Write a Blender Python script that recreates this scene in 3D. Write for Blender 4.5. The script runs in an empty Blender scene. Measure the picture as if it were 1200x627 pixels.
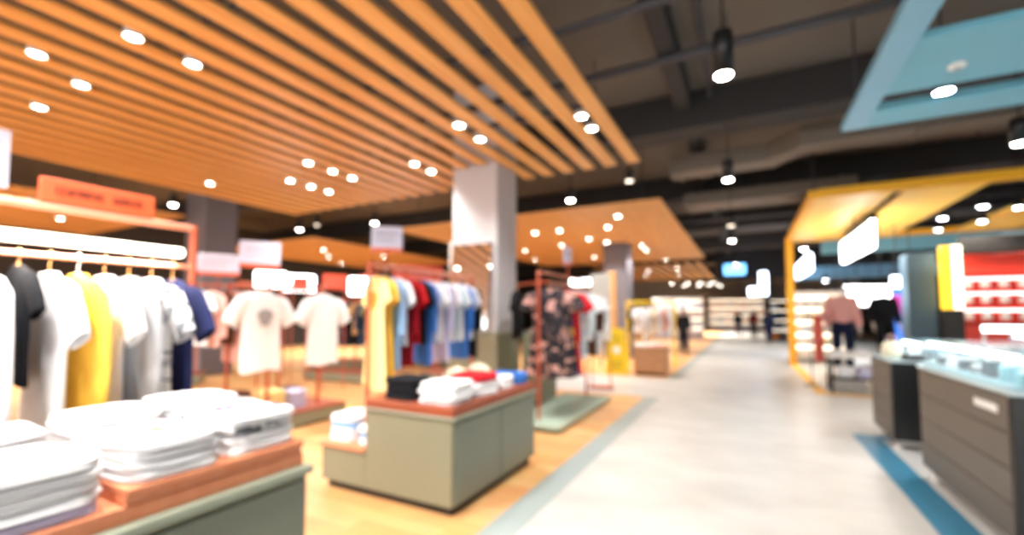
import bpy, bmesh, math, random
from mathutils import Vector, Matrix
R = random.Random(7)
PI = math.pi
C = bpy.context.scene.collection
sc = bpy.context.scene

# ------------------------------------------------------------------ camera model
F_PX = 525.0
YAW = math.atan(275 / 525.0)
PITCH = math.radians(3.2)
EYE = 1.55
SHIFT = (368 - 313.5 - F_PX * math.tan(PITCH)) / 1200.0
_fw = Vector((-math.sin(YAW) * math.cos(PITCH), math.cos(YAW) * math.cos(PITCH), math.sin(PITCH)))
_rt = Vector((math.cos(YAW), math.sin(YAW), 0))
_up = _rt.cross(_fw)
cam = bpy.data.cameras.new('camera')
cam.sensor_width = 36
cam.lens = F_PX / 1200 * 36
cam.shift_y = SHIFT
cam.clip_start = 0.02
cam.dof.use_dof = True
cam.dof.focus_distance = 0.31
cam.dof.aperture_fstop = 3.0
cam.dof.aperture_blades = 0
co = bpy.data.objects.new('camera', cam)
C.objects.link(co)
co.matrix_world = Matrix((_rt, _up, -_fw)).transposed().to_4x4()
co.location = (0, 0, EYE)
sc.camera = co

# ------------------------------------------------------------------ materials
def rgb(h):
    v = [int(h[i:i + 2], 16) / 255 for i in (0, 2, 4)]
    return tuple(x / 12.92 if x <= .04045 else ((x + .055) / 1.055) ** 2.4 for x in v) + (1,)
MC = {}
def mat(name, col, rough=.6, metal=0, noise=.0, scale=8, bump=0, spec=.5, coat=0):
    if name in MC: return MC[name]
    m = bpy.data.materials.new(name); m.use_nodes = True
    nt = m.node_tree; b = nt.nodes['Principled BSDF']
    c = rgb(col) if isinstance(col, str) else col
    b.inputs['Base Color'].default_value = c
    b.inputs['Roughness'].default_value = rough
    b.inputs['Metallic'].default_value = metal
    b.inputs['Specular IOR Level'].default_value = spec
    b.inputs['Coat Weight'].default_value = coat
    tc = nt.nodes.new('ShaderNodeTexCoord')
    nz = nt.nodes.new('ShaderNodeTexNoise'); nz.inputs['Scale'].default_value = scale; nz.inputs['Detail'].default_value = 4
    nt.links.new(tc.outputs['Object'], nz.inputs['Vector'])
    if noise:
        mx = nt.nodes.new('ShaderNodeMix'); mx.data_type = 'RGBA'
        mx.inputs[6].default_value = tuple(x * (1 - noise) for x in c[:3]) + (1,)
        mx.inputs[7].default_value = tuple(min(1, x * (1 + noise)) for x in c[:3]) + (1,)
        nt.links.new(nz.outputs['Fac'], mx.inputs[0]); nt.links.new(mx.outputs[2], b.inputs['Base Color'])
    if bump:
        bp = nt.nodes.new('ShaderNodeBump'); bp.inputs['Strength'].default_value = bump; bp.inputs['Distance'].default_value = .01
        nt.links.new(nz.outputs['Fac'], bp.inputs['Height']); nt.links.new(bp.outputs['Normal'], b.inputs['Normal'])
    MC[name] = m
    return m
def emit(name, col, s):
    if name in MC: return MC[name]
    m = bpy.data.materials.new(name); m.use_nodes = True
    b = m.node_tree.nodes['Principled BSDF']
    c = rgb(col)
    b.inputs['Base Color'].default_value = c
    b.inputs['Emission Color'].default_value = c
    b.inputs['Emission Strength'].default_value = s
    MC[name] = m
    return m
def cloth(name, col, noise=.06):
    return mat('cloth_' + name, col, .9, 0, noise, 14, .15, .15)
def wood(name, c1, c2, stretch=(14, .7, 14), rough=.45, spec=.4):
    m = bpy.data.materials.new(name); m.use_nodes = True
    nt = m.node_tree; b = nt.nodes['Principled BSDF']; b.inputs['Roughness'].default_value = rough
    b.inputs['Specular IOR Level'].default_value = spec
    tc = nt.nodes.new('ShaderNodeTexCoord'); mp = nt.nodes.new('ShaderNodeMapping'); mp.inputs['Scale'].default_value = stretch
    nz = nt.nodes.new('ShaderNodeTexNoise'); nz.inputs['Scale'].default_value = 1.2; nz.inputs['Detail'].default_value = 6
    oi = nt.nodes.new('ShaderNodeObjectInfo')
    ad = nt.nodes.new('ShaderNodeVectorMath'); ad.operation = 'ADD'
    mul = nt.nodes.new('ShaderNodeMath'); mul.operation = 'MULTIPLY'; mul.inputs[1].default_value = 37
    cr = nt.nodes.new('ShaderNodeValToRGB')
    cr.color_ramp.elements[0].position = .3; cr.color_ramp.elements[0].color = rgb(c1)
    cr.color_ramp.elements[1].position = .7; cr.color_ramp.elements[1].color = rgb(c2)
    nt.links.new(tc.outputs['Object'], mp.inputs['Vector']); nt.links.new(oi.outputs['Random'], mul.inputs[0])
    nt.links.new(mp.outputs[0], ad.inputs[0]); nt.links.new(mul.outputs[0], ad.inputs[1])
    nt.links.new(ad.outputs[0], nz.inputs['Vector']); nt.links.new(nz.outputs['Fac'], cr.inputs[0]); nt.links.new(cr.outputs[0], b.inputs['Base Color'])
    return m
def planks():
    m = bpy.data.materials.new('plank_floor'); m.use_nodes = True
    nt = m.node_tree; b = nt.nodes['Principled BSDF']; b.inputs['Roughness'].default_value = .38
    tc = nt.nodes.new('ShaderNodeTexCoord'); mp = nt.nodes.new('ShaderNodeMapping'); mp.inputs['Rotation'].default_value = (0, 0, 0)
    br = nt.nodes.new('ShaderNodeTexBrick'); br.inputs['Scale'].default_value = 1
    br.inputs['Brick Width'].default_value = 1.3; br.inputs['Row Height'].default_value = .16; br.inputs['Mortar Size'].default_value = .002
    br.inputs['Color1'].default_value = rgb('D0935A'); br.inputs['Color2'].default_value = rgb('DDAE74'); br.inputs['Mortar'].default_value = rgb('A87440')
    nz = nt.nodes.new('ShaderNodeTexNoise'); nz.inputs['Scale'].default_value = 2
    mx = nt.nodes.new('ShaderNodeMix'); mx.data_type = 'RGBA'; mx.blend_type = 'MULTIPLY'; mx.inputs[0].default_value = .25
    nt.links.new(tc.outputs['Object'], mp.inputs[0]); nt.links.new(mp.outputs[0], br.inputs['Vector']); nt.links.new(tc.outputs['Object'], nz.inputs['Vector'])
    nt.links.new(br.outputs['Color'], mx.inputs[6]); nt.links.new(nz.outputs['Color'], mx.inputs[7]); nt.links.new(mx.outputs[2], b.inputs['Base Color'])
    return m
def concrete():
    m = bpy.data.materials.new('pale_stone_floor'); m.use_nodes = True
    nt = m.node_tree; b = nt.nodes['Principled BSDF']; b.inputs['Roughness'].default_value = .35; b.inputs['Specular IOR Level'].default_value = .4
    tc = nt.nodes.new('ShaderNodeTexCoord'); mp = nt.nodes.new('ShaderNodeMapping'); mp.inputs['Scale'].default_value = (.8, 1.3, 1)
    nz = nt.nodes.new('ShaderNodeTexNoise'); nz.inputs['Scale'].default_value = 1.5; nz.inputs['Detail'].default_value = 7; nz.inputs['Roughness'].default_value = .6
    cr = nt.nodes.new('ShaderNodeValToRGB')
    cr.color_ramp.elements[0].position = .3; cr.color_ramp.elements[0].color = rgb('A8A5A0')
    cr.color_ramp.elements[1].position = .62; cr.color_ramp.elements[1].color = rgb('BBB8B3')
    nt.links.new(tc.outputs['Object'], mp.inputs[0]); nt.links.new(mp.outputs[0], nz.inputs['Vector']); nt.links.new(nz.outputs['Fac'], cr.inputs[0]); nt.links.new(cr.outputs[0], b.inputs['Base Color'])
    return m
def blotch(name, base, cols, scale=7):
    """printed fabric: blotches of several colours on a base"""
    m = bpy.data.materials.new('print_' + name); m.use_nodes = True
    nt = m.node_tree; b = nt.nodes['Principled BSDF']; b.inputs['Roughness'].default_value = .85
    tc = nt.nodes.new('ShaderNodeTexCoord'); prev = None
    for i, (c, th) in enumerate(cols):
        nz = nt.nodes.new('ShaderNodeTexNoise'); nz.noise_dimensions = '4D'; nz.inputs['W'].default_value = i * 3.7 + 1; nz.inputs['Scale'].default_value = scale; nz.inputs['Detail'].default_value = 1
        nt.links.new(tc.outputs['Object'], nz.inputs['Vector'])
        gt = nt.nodes.new('ShaderNodeMath'); gt.operation = 'GREATER_THAN'; gt.inputs[1].default_value = th
        nt.links.new(nz.outputs['Fac'], gt.inputs[0])
        mx = nt.nodes.new('ShaderNodeMix'); mx.data_type = 'RGBA'; nt.links.new(gt.outputs[0], mx.inputs[0])
        if prev: nt.links.new(prev, mx.inputs[6])
        else: mx.inputs[6].default_value = rgb(base)
        mx.inputs[7].default_value = rgb(c); prev = mx.outputs[2]
    nt.links.new(prev, b.inputs['Base Color'])
    return m
def glassy(name, col, alpha=.25, rough=.05):
    m = bpy.data.materials.new(name); m.use_nodes = True
    b = m.node_tree.nodes['Principled BSDF']
    b.inputs['Base Color'].default_value = rgb(col); b.inputs['Alpha'].default_value = alpha; b.inputs['Roughness'].default_value = rough
    return m

M = dict(
    slat=wood('orange_slat_wood', 'CA8F49', 'DEA966'),
    slat2=wood('far_slat_wood', 'CB9152', 'DEAC70'),
    plank=planks(), stone=concrete(),
    grey_strip=mat('grey_blue_strip', '8E9896', .4, 0, .05, 3),
    blue_strip=mat('teal_strip', '2E6F8C', .4, 0, .08, 3),
    slab=mat('dark_ceiling_slab', '69625A', .9, 0, .12, .8),
    beam=mat('dark_beam', '2C2A2A', .8, 0, .1, 2),
    duct=mat('painted_duct', '6A6055', .6, 0, .06, 2),
    pipe=mat('dark_conduit', '34343A', .5, 0, .05, 4),
    col=mat('pale_column', 'B6B4B8', .55, 0, .03, 2),
    col_grey=mat('grey_column', '68646A', .6, 0, .03, 2),
    col_blue=mat('blue_grey_column', '4C6676', .6, 0, .03, 2),
    olive=mat('olive_laminate', '7F7E68', .42, 0, .04, 2),
    olive_dark=mat('grey_green_laminate', '6E7466', .4, 0, .03, 2),
    lip=mat('grey_green_lip', '8E9684', .3, 0, .03, 2),
    kick=mat('dark_kick', '2A2622', .6, 0, .05, 3),
    terra=wood('terracotta_board', '88422A', '964C30', (3, 12, 3)),
    terra2=wood('orange_board', 'CC7C56', 'D68C66', (3, 12, 3)),
    rust=mat('copper_red_tube', 'BC5638', .35, .25, .03, 5),
    rust_lit=mat('lit_copper_tube', 'D98B70', .35, .2, .03, 5),  # rust tone lightened: spot glare put into the rail colour
    orange=mat('orange_sign_board', 'DE5C30', .5, 0, .02, 2),
    dark_ink=mat('dark_red_ink', '4A1C12', .6),
    redboard=mat('red_sign_board', 'C84A36', .5, 0, .03, 2),
    white=mat('white_laminate', 'E8E6E2', .45, 0, .02, 3),
    white_metal=mat('white_metal', 'DADAD8', .4, 0, .02, 3),
    lilac=mat('lilac_sign_card', 'C9C8DC', .5, 0, .02, 3),
    greyink=mat('grey_ink', '6A6A72', .6),
    ledwarm=emit('warm_led_bar', 'FFEFD6', 3),
    lens=emit('lamp_lens', 'FFF6E8', 22),
    lens_cool=emit('cool_lamp_lens', 'F0F6FF', 28),
    lens_off=emit('dim_lamp_lens', 'FFEFD8', 2.0),
    dead=mat('lamp_off_lens', 'A8A49C', .3),
    black=mat('black_lamp_metal', '1C1C1E', .4, .3, .02, 5),
    yellow=mat('yellow_frame_paint', 'F0AE14', .5, 0, .03, 2),
    yellow_panel=mat('yellow_ceiling_panel', 'F3C552', .5, 0, .03, 2),
    safety=mat('safety_yellow_plastic', 'EBC400', .4, 0, .03, 3),
    blue=mat('sky_blue_paint', '6BAFC4', .5, 0, .03, 2),
    bluebar=mat('sky_blue_frame_paint', '7FB2CC', .5, 0, .03, 2),
    counter=mat('brown_grey_counter', '60584E', .45, 0, .05, 2),
    counter_end=mat('black_counter_end', '16181A', .35, 0, .05, 2),
    plinth=mat('pale_plinth', 'CBC8C4', .4, 0, .03, 3),
    glass=glassy('case_glass', 'CFEAF2', .12), glass_shelf=glassy('green_glass', 'BFD3C4', .55, .08),
    mirror=mat('mirror_glass', 'E6E6E6', .03, 1.0),
    crate=wood('crate_wood', 'A87650', 'BE8C62', (3, 3, 12)),
    post=wood('post_wood', 'C08848', 'D8A266', (8, 8, 1)),
    red=mat('red_wall_panel', 'E03A26', .5, 0, .04, 2),
    box_led=emit('white_lightbox', 'FFFFFF', 3.5), box_blue=emit('blue_white_lightbox', 'DDEBFF', 3.2), screen=emit('blue_screen', '6FB8F8', 1.6),
    pinkled=emit('pink_white_shelf_light', 'FFF0EC', 1.6),
    magenta=emit('magenta_poster', 'A02A78', .9), deepblue=emit('blue_poster', '2A58A8', .9),
    black_cloth=cloth('black', '1B1C20'), skin=mat('skin', 'C69474', .6, 0, .04, 6),
    hair=mat('dark_hair', '221A16', .6, 0, .1, 20), denim=cloth('denim', '2B3850'),
    navy=cloth('navy', '1E2540'), pink=cloth('pink', 'E3A6A0'), wallm=mat('dark_wall', '3A3735', .8, 0, .1, 1),
    farwall=mat('far_pale_wall', 'A8A49C', .8, 0, .1, 1),
)

# ------------------------------------------------------------------ mesh building
class MB:
    def __init__(s): s.b = bmesh.new()
    def box(s, c, d, bev=0, rot=None, seg=1):
        g = bmesh.ops.create_cube(s.b, size=1)
        vs = g['verts']
        bmesh.ops.scale(s.b, vec=d, verts=vs)
        if bev:
            es = list({e for v in vs for e in v.link_edges})
            r = bmesh.ops.bevel(s.b, geom=es, offset=min(bev, min(d) * .45), segments=seg, affect='EDGES', profile=.5)
            vs = list({v for f in r['faces'] for v in f.verts} | {v for v in vs if v.is_valid})
        if rot is not None: bmesh.ops.rotate(s.b, verts=vs, cent=(0, 0, 0), matrix=rot)
        bmesh.ops.translate(s.b, vec=c, verts=vs)
        return s
    def span(s, a, b, bev=0):
        c = [(p + q) / 2 for p, q in zip(a, b)]; d = [abs(q - p) for p, q in zip(a, b)]
        return s.box(c, d, bev)
    def tube(s, pts, r, n=8, rs=None):
        pts = [Vector(p) for p in pts]; rings = []
        for i, p in enumerate(pts):
            t = (pts[min(i + 1, len(pts) - 1)] - pts[max(i - 1, 0)]).normalized()
            u = t.cross(Vector((0, 0, 1)) if abs(t.z) < .9 else Vector((1, 0, 0))).normalized(); w = t.cross(u)
            rr = rs[i] if rs else r
            rings.append([s.b.verts.new(p + (u * math.cos(2 * PI * k / n) + w * math.sin(2 * PI * k / n)) * rr) for k in range(n)])
        s.loft(rings); return s
    def loft(s, rings, cap0=True, cap1=True):
        n = len(rings[0])
        for a, b in zip(rings, rings[1:]):
            for k in range(n): s.b.faces.new((a[k], a[(k + 1) % n], b[(k + 1) % n], b[k]))
        if cap0: s.b.faces.new(rings[0][::-1])
        if cap1: s.b.faces.new(rings[-1])
    def lathe(s, prof, c=(0, 0, 0), n=20, cap0=True, cap1=True):
        rings = [[s.b.verts.new((c[0] + r * math.cos(2 * PI * k / n), c[1] + r * math.sin(2 * PI * k / n), c[2] + z)) for k in range(n)] for r, z in prof]
        s.loft(rings, cap0, cap1); return s
    def rings(s, rr, cap0=True, cap1=True):
        s.loft([[s.b.verts.new(p) for p in ring] for ring in rr], cap0, cap1); return s
    def grid(s, f, nu, nv):
        vs = [[s.b.verts.new(f(i / nu, j / nv)) for j in range(nv + 1)] for i in range(nu + 1)]
        for i in range(nu):
            for j in range(nv): s.b.faces.new((vs[i][j], vs[i + 1][j], vs[i + 1][j + 1], vs[i][j + 1]))
        return s
    def build(s, name, m, parent=None, smooth=False, loc=None, kind=None):
        bmesh.ops.recalc_face_normals(s.b, faces=s.b.faces)
        if smooth:
            for f in s.b.faces: f.smooth = True
        me = bpy.data.meshes.new(name); s.b.to_mesh(me); s.b.free()
        me.materials.append(m)
        o = bpy.data.objects.new(name, me); C.objects.link(o)
        if parent: o.parent = parent
        if loc: o.location = loc
        if kind: o['kind'] = kind
        return o

def tag(o, label, cat, group=None):
    o['label'] = label; o['category'] = cat
    if group: o['group'] = group
    return o
def thing(name, label, cat, loc=(0, 0, 0), rz=0, group=None):
    o = bpy.data.objects.new(name, None); o.empty_display_size = .1; C.objects.link(o)
    o.location = loc; o.rotation_euler = (0, 0, rz)
    return tag(o, label, cat, group)
def struct(name, mb, m): return mb.build(name, m, kind='structure')
ORD = ['', 'second ', 'third ', 'fourth ', 'fifth ', 'sixth ', 'seventh ', 'eighth ', 'ninth ', 'tenth ', 'eleventh ', 'twelfth ', 'thirteenth ', 'fourteenth ', 'fifteenth ', 'sixteenth ', 'seventeenth ', 'eighteenth ', 'nineteenth ', 'twentieth ', 'twenty-first ', 'twenty-second ', 'twenty-third ', 'twenty-fourth ', 'twenty-fifth ', 'twenty-sixth ', 'twenty-seventh ', 'twenty-eighth ', 'twenty-ninth ', 'thirtieth ']
def nth(i): return ORD[i].strip() or 'first'

# ------------------------------------------------------------------ the setting
struct('floor', MB().span((-1.48, -8, -.1), (9, 50, 0)), M['stone'])
struct('floor_wood', MB().span((-20, -8, -.1), (-4.9, 50, 0)), M['plank'])
struct('floor_wood', MB().span((-4.9, -8, -.1), (-1.73, 8.7, 0)), M['plank'])
struct('floor_wood', MB().span((-4.9, 11.3, -.1), (-1.73, 50, 0)), M['plank'])
struct('floor_cross_aisle', MB().span((-4.9, 8.7, -.1), (-1.73, 11.3, 0)), M['stone'])
struct('trim_1', MB().span((-1.73, -8, -.1), (-1.48, 8.7, .002)), M['grey_strip'])
struct('trim_8', MB().span((-1.73, 11.3, -.1), (-1.48, 50, .002)), M['grey_strip'])
struct('trim_9', MB().span((-1.73, 8.7, -.1), (-1.48, 11.3, 0)), M['stone'])
struct('trim_2', MB().span((1.16, -8, -.05), (1.43, 7.3, .003)), M['blue_strip'])
struct('trim_3', MB().span((1.43, 7.1, -.05), (5.5, 7.3, .003)), M['blue_strip'])
struct('trim_4', MB().span((1.15, 10.55, -.05), (1.36, 17, .003)), M['yellow'])
struct('trim_5', MB().span((1.36, 10.55, -.05), (6.5, 10.75, .003)), M['yellow'])
struct('ceiling', MB().span((-20, -8, 5.4), (9, 50, 5.6)), M['slab'])
struct('wall_left', MB().span((-20.2, -8, 0), (-20, 50, 5.4)), M['wallm'])
struct('wall_right', MB().span((9, -8, 0), (9.2, 50, 5.4)), M['wallm'])
struct('wall_back', MB().span((-20, 50, 0), (9, 50.2, 5.4)), M['farwall'])
for i, y in enumerate((5.2, 10.2, 15.4, 21, 28, 36)):
    struct('ceiling_beam', MB().span((-19.9, y + 2.9, 4.75), (8.9, y + 3.5, 5.39), .02), M['beam'])
struct('ceiling_beam', MB().span((-1.0, -3, 5.05), (-.75, 49, 5.39), .02), M['beam'])
# columns
o = struct('column', MB().span((-4.42, 6.25, 0), (-3.55, 6.95, 5.39), .015), M['col'])
MB().span((-4.46, 6.19, .06), (-3.51, 7.0, 1.26), .015).build('column_cladding', M['olive'], o)
MB().span((-4.44, 6.21, 0), (-3.53, 6.98, .06)).build('kick_plate', M['kick'], o)
struct('column', MB().span((-4.5, 15.6, 0), (-3.65, 16.4, 5.39), .015), M['col_grey'])
struct('column', MB().span((-12.9, 6.3, 0), (-12.0, 7.1, 5.39), .015), M['col_grey'])
struct('column', MB().span((3.2, 13.0, 0), (3.7, 13.5, 2.9), .015), M['col_blue'])
struct('trim_6', MB().span((1.9, 22, 3.0), (8.9, 22.25, 3.5)), mat('blue_fascia', '5A8298', .5, 0, .05, 2))
struct('trim_10', MB().span((2.2, 17.4, 3.5), (8.9, 17.6, 4.1)), M['blue'])
struct('trim_7', MB().span((-1.6, 30, 3.6), (8.9, 30.25, 5.39)), M['beam'])

t = thing('wall_mirror', 'tall mirror tilted against the front of the pale square column', 'mirror', (-3.99, 6.225, 1.3))
mp_ = MB().box((0, 0, 0), (.78, .02, 1.40), .003).build('mirror_pane', M['mirror'], t)
mp_.location = (.0, -.11, .71); mp_.rotation_euler = (-.13, 0, 0)
MB().box((-.42, -.01, .72), (.05, .06, 1.5), .006).build('side_strip', M['white'], t)

# ceiling services
t = thing('ventilation_duct', 'brown-grey boxy duct with a cranked bend under the dark ceiling', 'duct', (0, 0, 0))
def duct_run(mb, pts, w, h, z):
    rr = []
    for i, p in enumerate(pts):
        a = Vector(pts[max(i - 1, 0)]); b = Vector(pts[min(i + 1, len(pts) - 1)]); d = (b - a).normalized(); nrm = Vector((-d.y, d.x))
        q = Vector(p); l = q + nrm * w / 2; r = q - nrm * w / 2
        rr.append([(l.x, l.y, z), (r.x, r.y, z), (r.x, r.y, z + h), (l.x, l.y, z + h)])
    mb.rings(rr); return mb
duct_run(MB(), [(-1.4, 10.2), (.5, 10.2), (.95, 9.6), (6, 9.6)], .6, .35, 4.55).build('duct_body', M['duct'], t)
for x in (-1.2, 2.6, 4.6):
    MB().box((x, 10.2 if x < 0 else 9.6, 4.72), (.05, .66, .42), .004).build('flange', M['duct'], t)
for x in (-1, 3.5):
    MB().tube([(x, 10.2 if x < 0 else 9.6, 4.9), (x, 10.2 if x < 0 else 9.6, 5.41)], .012).build('hanger_rod', M['pipe'], t)
t = thing('ventilation_duct', 'flat wide duct running across the ceiling beyond the cranked one', 'duct', (0, 0, 0))
duct_run(MB(), [(-1.4, 12.9), (2.3, 12.9)], .9, .3, 4.4).build('duct_body', M['duct'], t)
for x in (-1.2, 0.4, 2.0): MB().box((x, 12.9, 4.55), (.05, .97, .36), .004).build('flange', M['duct'], t)
for x in (-1, 1.5): MB().tube([(x, 12.9, 4.7), (x, 12.9, 5.41)], .012).build('hanger_rod', M['pipe'], t)
def conduit(pts, r, label, fit):
    t = thing('conduit_pipe', label, 'pipe')
    MB().tube(pts, r, 10).build('pipe', M['pipe'], t)
    a, b = Vector(pts[0]), Vector(pts[-1])
    for k in fit:
        p = a.lerp(b, k); MB().tube([p + Vector((0, 0, r * .5)), (p.x, p.y, 5.41)], .01).build('hanger_rod', M['pipe'], t)
conduit([(-6, 4.9, 4.95), (7, 4.9, 4.95)], .045, 'dark pipe crossing the ceiling above the nearest hanging spotlight', (.2, .45, .7))
conduit([(-6, 6.2, 5.0), (7, 6.2, 5.0)], .06, 'thicker dark pipe crossing between nearest pendant spotlight and big beam', (.2, .45, .7))
conduit([(-.45, 1, 5.2), (-.45, 8.0, 5.2)], .05, 'dark pipe running lengthwise beside the near slatted canopy edge', (.2, .5, .8))
conduit([(-6, 14, 4.9), (8, 14, 4.9)], .07, 'dark pipe crossing the ceiling beyond both ducts', (.25, .6, .8))
conduit([(-6, 17.2, 4.9), (8, 17.2, 4.9)], .09, 'farthest dark pipe crossing the ceiling, beyond all the ducts', (.25, .6, .8))

# ------------------------------------------------------------------ slatted canopies
def canopy(label, x0, x1, y0, y1, z, pitch, w, per_slat, hole=None, m='slat', dz=.045, along_x=False):
    t = thing('slatted_canopy', label, 'ceiling canopy', ((x0 + x1) / 2, (y0 + y1) / 2, z))
    cx, cy = (x0 + x1) / 2, (y0 + y1) / 2
    n = int((x1 - x0) / pitch); allmb = MB()
    if along_x:
        n = 0; ys = y0 + w / 2
        while ys < y1 - w / 2:
            for a, b in ([(x0, hole[0]), (hole[1], x1)] if hole and hole[2] - w / 2 < ys < hole[3] + w / 2 else [(x0, x1)]):
                allmb.box(((a + b) / 2 - cx, ys - cy, dz / 2), (b - a, w, dz), .006)
            ys += pitch
    for i in range(n):
        xs = x1 - w / 2 - i * pitch
        segs = [(y0, y1)]
        if hole and hole[0] - w / 2 < xs < hole[1] + w / 2: segs = [(y0, hole[2])] + ([(hole[3], y1)] if hole[3] < y1 - .05 else [])
        for a, b in segs:
            mb = MB() if per_slat else allmb
            mb.box((xs - cx, (a + b) / 2 - cy, dz / 2), (w, b - a, dz), .006)
            if per_slat: mb.build('wooden_slat', M[m], t)
    if not per_slat: allmb.build('slat_panel', M[m], t)
    k = 0
    yy = y0 + .6
    while yy < y1 - .1:
        mb = MB()
        if hole and hole[2] - .05 < yy < hole[3] + .05: yy += 1.5; continue
        if not along_x: mb.box((0, yy - cy, dz + .03), (x1 - x0 - .1, .05, .06)).build('carrier_rail', M['pipe'], t)
        yy += 1.5
    if along_x:
        for xx in (x0 + .5, x0 + 2.6, x1 - .5): MB().box((xx - cx, 0, dz + .03), (.05, y1 - y0 - .1, .06)).build('carrier_rail', M['pipe'], t)
    for xx in (x0 + .5, cx, x1 - .5):
        for q in (y0 + .61, y1 - .8):
            MB().tube([(xx - cx, q - cy, dz + .05), (xx - cx, q - cy, 5.41 - z)], .01, 6).build('hanger_rod', M['pipe'], t)
canopy('large near canopy of wide orange wooden slats pierced by the pale column', -10.2, -1.46, -6, 7.24, 4.0, .372, .2, True, (-4.42, -3.55, 6.22, 7.2))
canopy('orange slatted canopy beyond the pale column, dotted with small lights', -9.1, -1.58, 9.85, 21.3, 4.0, .34, .22, False, (-4.55, -3.6, 15.5, 16.5), 'slat2', .035, True)
canopy('farthest slatted canopy above the shops at the corridor end', -7.5, -1.95, 23.0, 33.5, 4.0, .5, .25, False, None, 'slat2')
canopy('slatted canopy behind the white shirt racks, far across the shop', -18.5, -12.3, 9.7, 18, 4.0, .3, .2, False, None, 'slat2')
canopy('small piece of slatted canopy seen behind the orange sign board', -18.5, -12.5, -.5, 6.1, 4.0, .37, .215, False, None, 'slat2')

# ------------------------------------------------------------------ lamps
def light(t, z, e, col=(1, .97, .93), size=120, r=.08):
    l = bpy.data.lights.new('spot_light', 'SPOT'); l.energy = e; l.color = col; l.spot_size = math.radians(size); l.spot_blend = .7; l.shadow_soft_size = r
    o = bpy.data.objects.new('spot_light', l); C.objects.link(o); o.parent = t; o.location = (0, 0, z)
def ordered(pts, ref): return sorted(pts, key=lambda p: math.hypot(p[0] - ref[0], p[1] - ref[1]))
def downlights(pts, z, ref, phrase, group, r=.085, e=60, col=(1, .97, .93), lens='lens', top=.14):
    for i, p in enumerate(ordered(pts, ref)):
        off = len(p) > 2
        t = thing('ceiling_downlight', phrase % (nth(i) + (' ' if i else ' ')) if '%' in phrase else phrase, 'ceiling light', (p[0], p[1], z), 0, group)
        MB().lathe([(r, top), (r * 1.02, .02), (r * 1.08, -.012), (r * .98, -.018), (r * .92, .0), (r * .9, .03)], n=24).build('housing', M['white_metal'], t, True)
        MB().lathe([(.001, -.012), (r * .6, -.010), (r * .88, .004), (r * .88, .012)], n=24, cap1=True).build('lens', M['dead'] if off else M[lens], t, True)
        if not off and e: light(t, -.05, e * (2.7 if p[1] < 2.2 and p[0] > -3.6 else 1), col)  # fill lamps added over the near rail and table shine harder
near_pts = [(-4.63, 1.83), (-6.01, 1.54), (-6.04, 1.98), (-4.63, 2.31), (-7.36, 1.98), (-3.21, 4.7), (-3.24, 5.22), (-1.75, 5.18), (-1.79, 5.59), (-6.04, 4.77), (-6.14, 5.25), (-6.14, 5.68), (-7.48, 5.26), (-7.40, 5.7), (-7.48, 6.11), (-8.82, 4.68), (-4.72, 5.6), (-4.72, 6.04), (-3.24, 1.0), (-1.76, 1.2), (-3.24, .2), (-1.76, -.3), (-4.63, -.1)]  # closing entries near the rail and table are unseen lamps added as fill
GAPS = [-1.46 - .2 - .086 - .372 * i for i in range(24)]
near_pts = [(min(GAPS, key=lambda g: abs(g - x)), y) for x, y in near_pts]
downlights(near_pts, 3.99, (-3.98, 6.6), 'white round downlight in near slatted canopy, %snearest the pale column', 'downlights in the near slatted canopy', .068, 70, top=.05)
far_pts = [(-5.5, 11.98), (-4.71, 11.95), (-3.35, 12.09), (-2.75, 10.85), (-4.41, 13.72), (-4.09, 14.64), (-3.21, 15.93), (-3.32, 17.27), (-5.7, 14.62), (-3.13, 20.6), (-5.67, 18.29), (-7.2, 12.2), (-8.3, 12.4), (-7.4, 15.2), (-8.2, 17.8)]
downlights(far_pts, 3.95, (-1.58, 9.85), 'small round downlight in canopy beyond the column, %sfrom its corridor corner', 'downlights in the second slatted canopy', .085, 140, top=.048)
downlights([(-14, 11.5), (-15.5, 13), (-13.4, 14), (-16.5, 11), (-17, 15)], 3.95, (-12.3, 9.7), 'downlight in the canopy behind the white shirt racks, %sfrom its near corner', 'downlights in the back canopy', .09, 380, top=.048)
downlights([(-13.2, 1.2), (-13.4, 3.6), (-14.6, 2.4), (-15.2, 4.6), (-16, 1.0)], 3.95, (-12.5, 6.1), 'added fill downlight in the canopy behind the orange sign, %sfrom its far corner', 'added fill downlights behind the orange sign', .09, 380, top=.048)  # lamps added to brighten this canopy and the floor below it
downlights([(-3.2, 24.6), (-4.8, 25.5), (-3.6, 28.5), (-5.6, 29)], 3.95, (-1.95, 23), 'downlight in farthest slatted canopy, %sfrom its corridor corner', 'downlights in the farthest canopy', .11, 200, top=.048)

def pendant(x, y, zb, label, rr=.075, h=.26, e=120, col=(1, .95, .88), lens='lens', ceil=5.4, off=False):
    t = thing('pendant_spotlight', label, 'pendant light', (x, y, zb), 0, 'hanging cylinder spotlights')
    MB().lathe([(rr * .9, .02), (rr, .0), (rr, h - .01), (rr * .9, h), (.02, h + .01)], n=24).build('lamp_shade', M['black'], t, True)
    MB().lathe([(.001, -.006), (rr * .7, -.004), (rr * .8, .004), (rr * .8, .012)], n=24).build('lens', M['lens_off'] if off else M[lens], t, True)
    MB().tube([(0, 0, h), (0, 0, ceil - zb + .01)], .01, 8).build('suspension_rod', M['black'], t)
    if not off: light(t, -.04, e, col)
pendant(-.13, 4.3, 3.66, 'black cylinder pendant spotlight nearest above the pale aisle', .085, .40)
pendant(-.22, 8.2, 3.78, 'black cylinder spotlight hanging second along the aisle ceiling', .085, .34)
pendant(-.3, 12.4, 3.75, 'unlit-looking dim spotlight hanging third along the aisle', .1, .3, 60, off=True)
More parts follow.
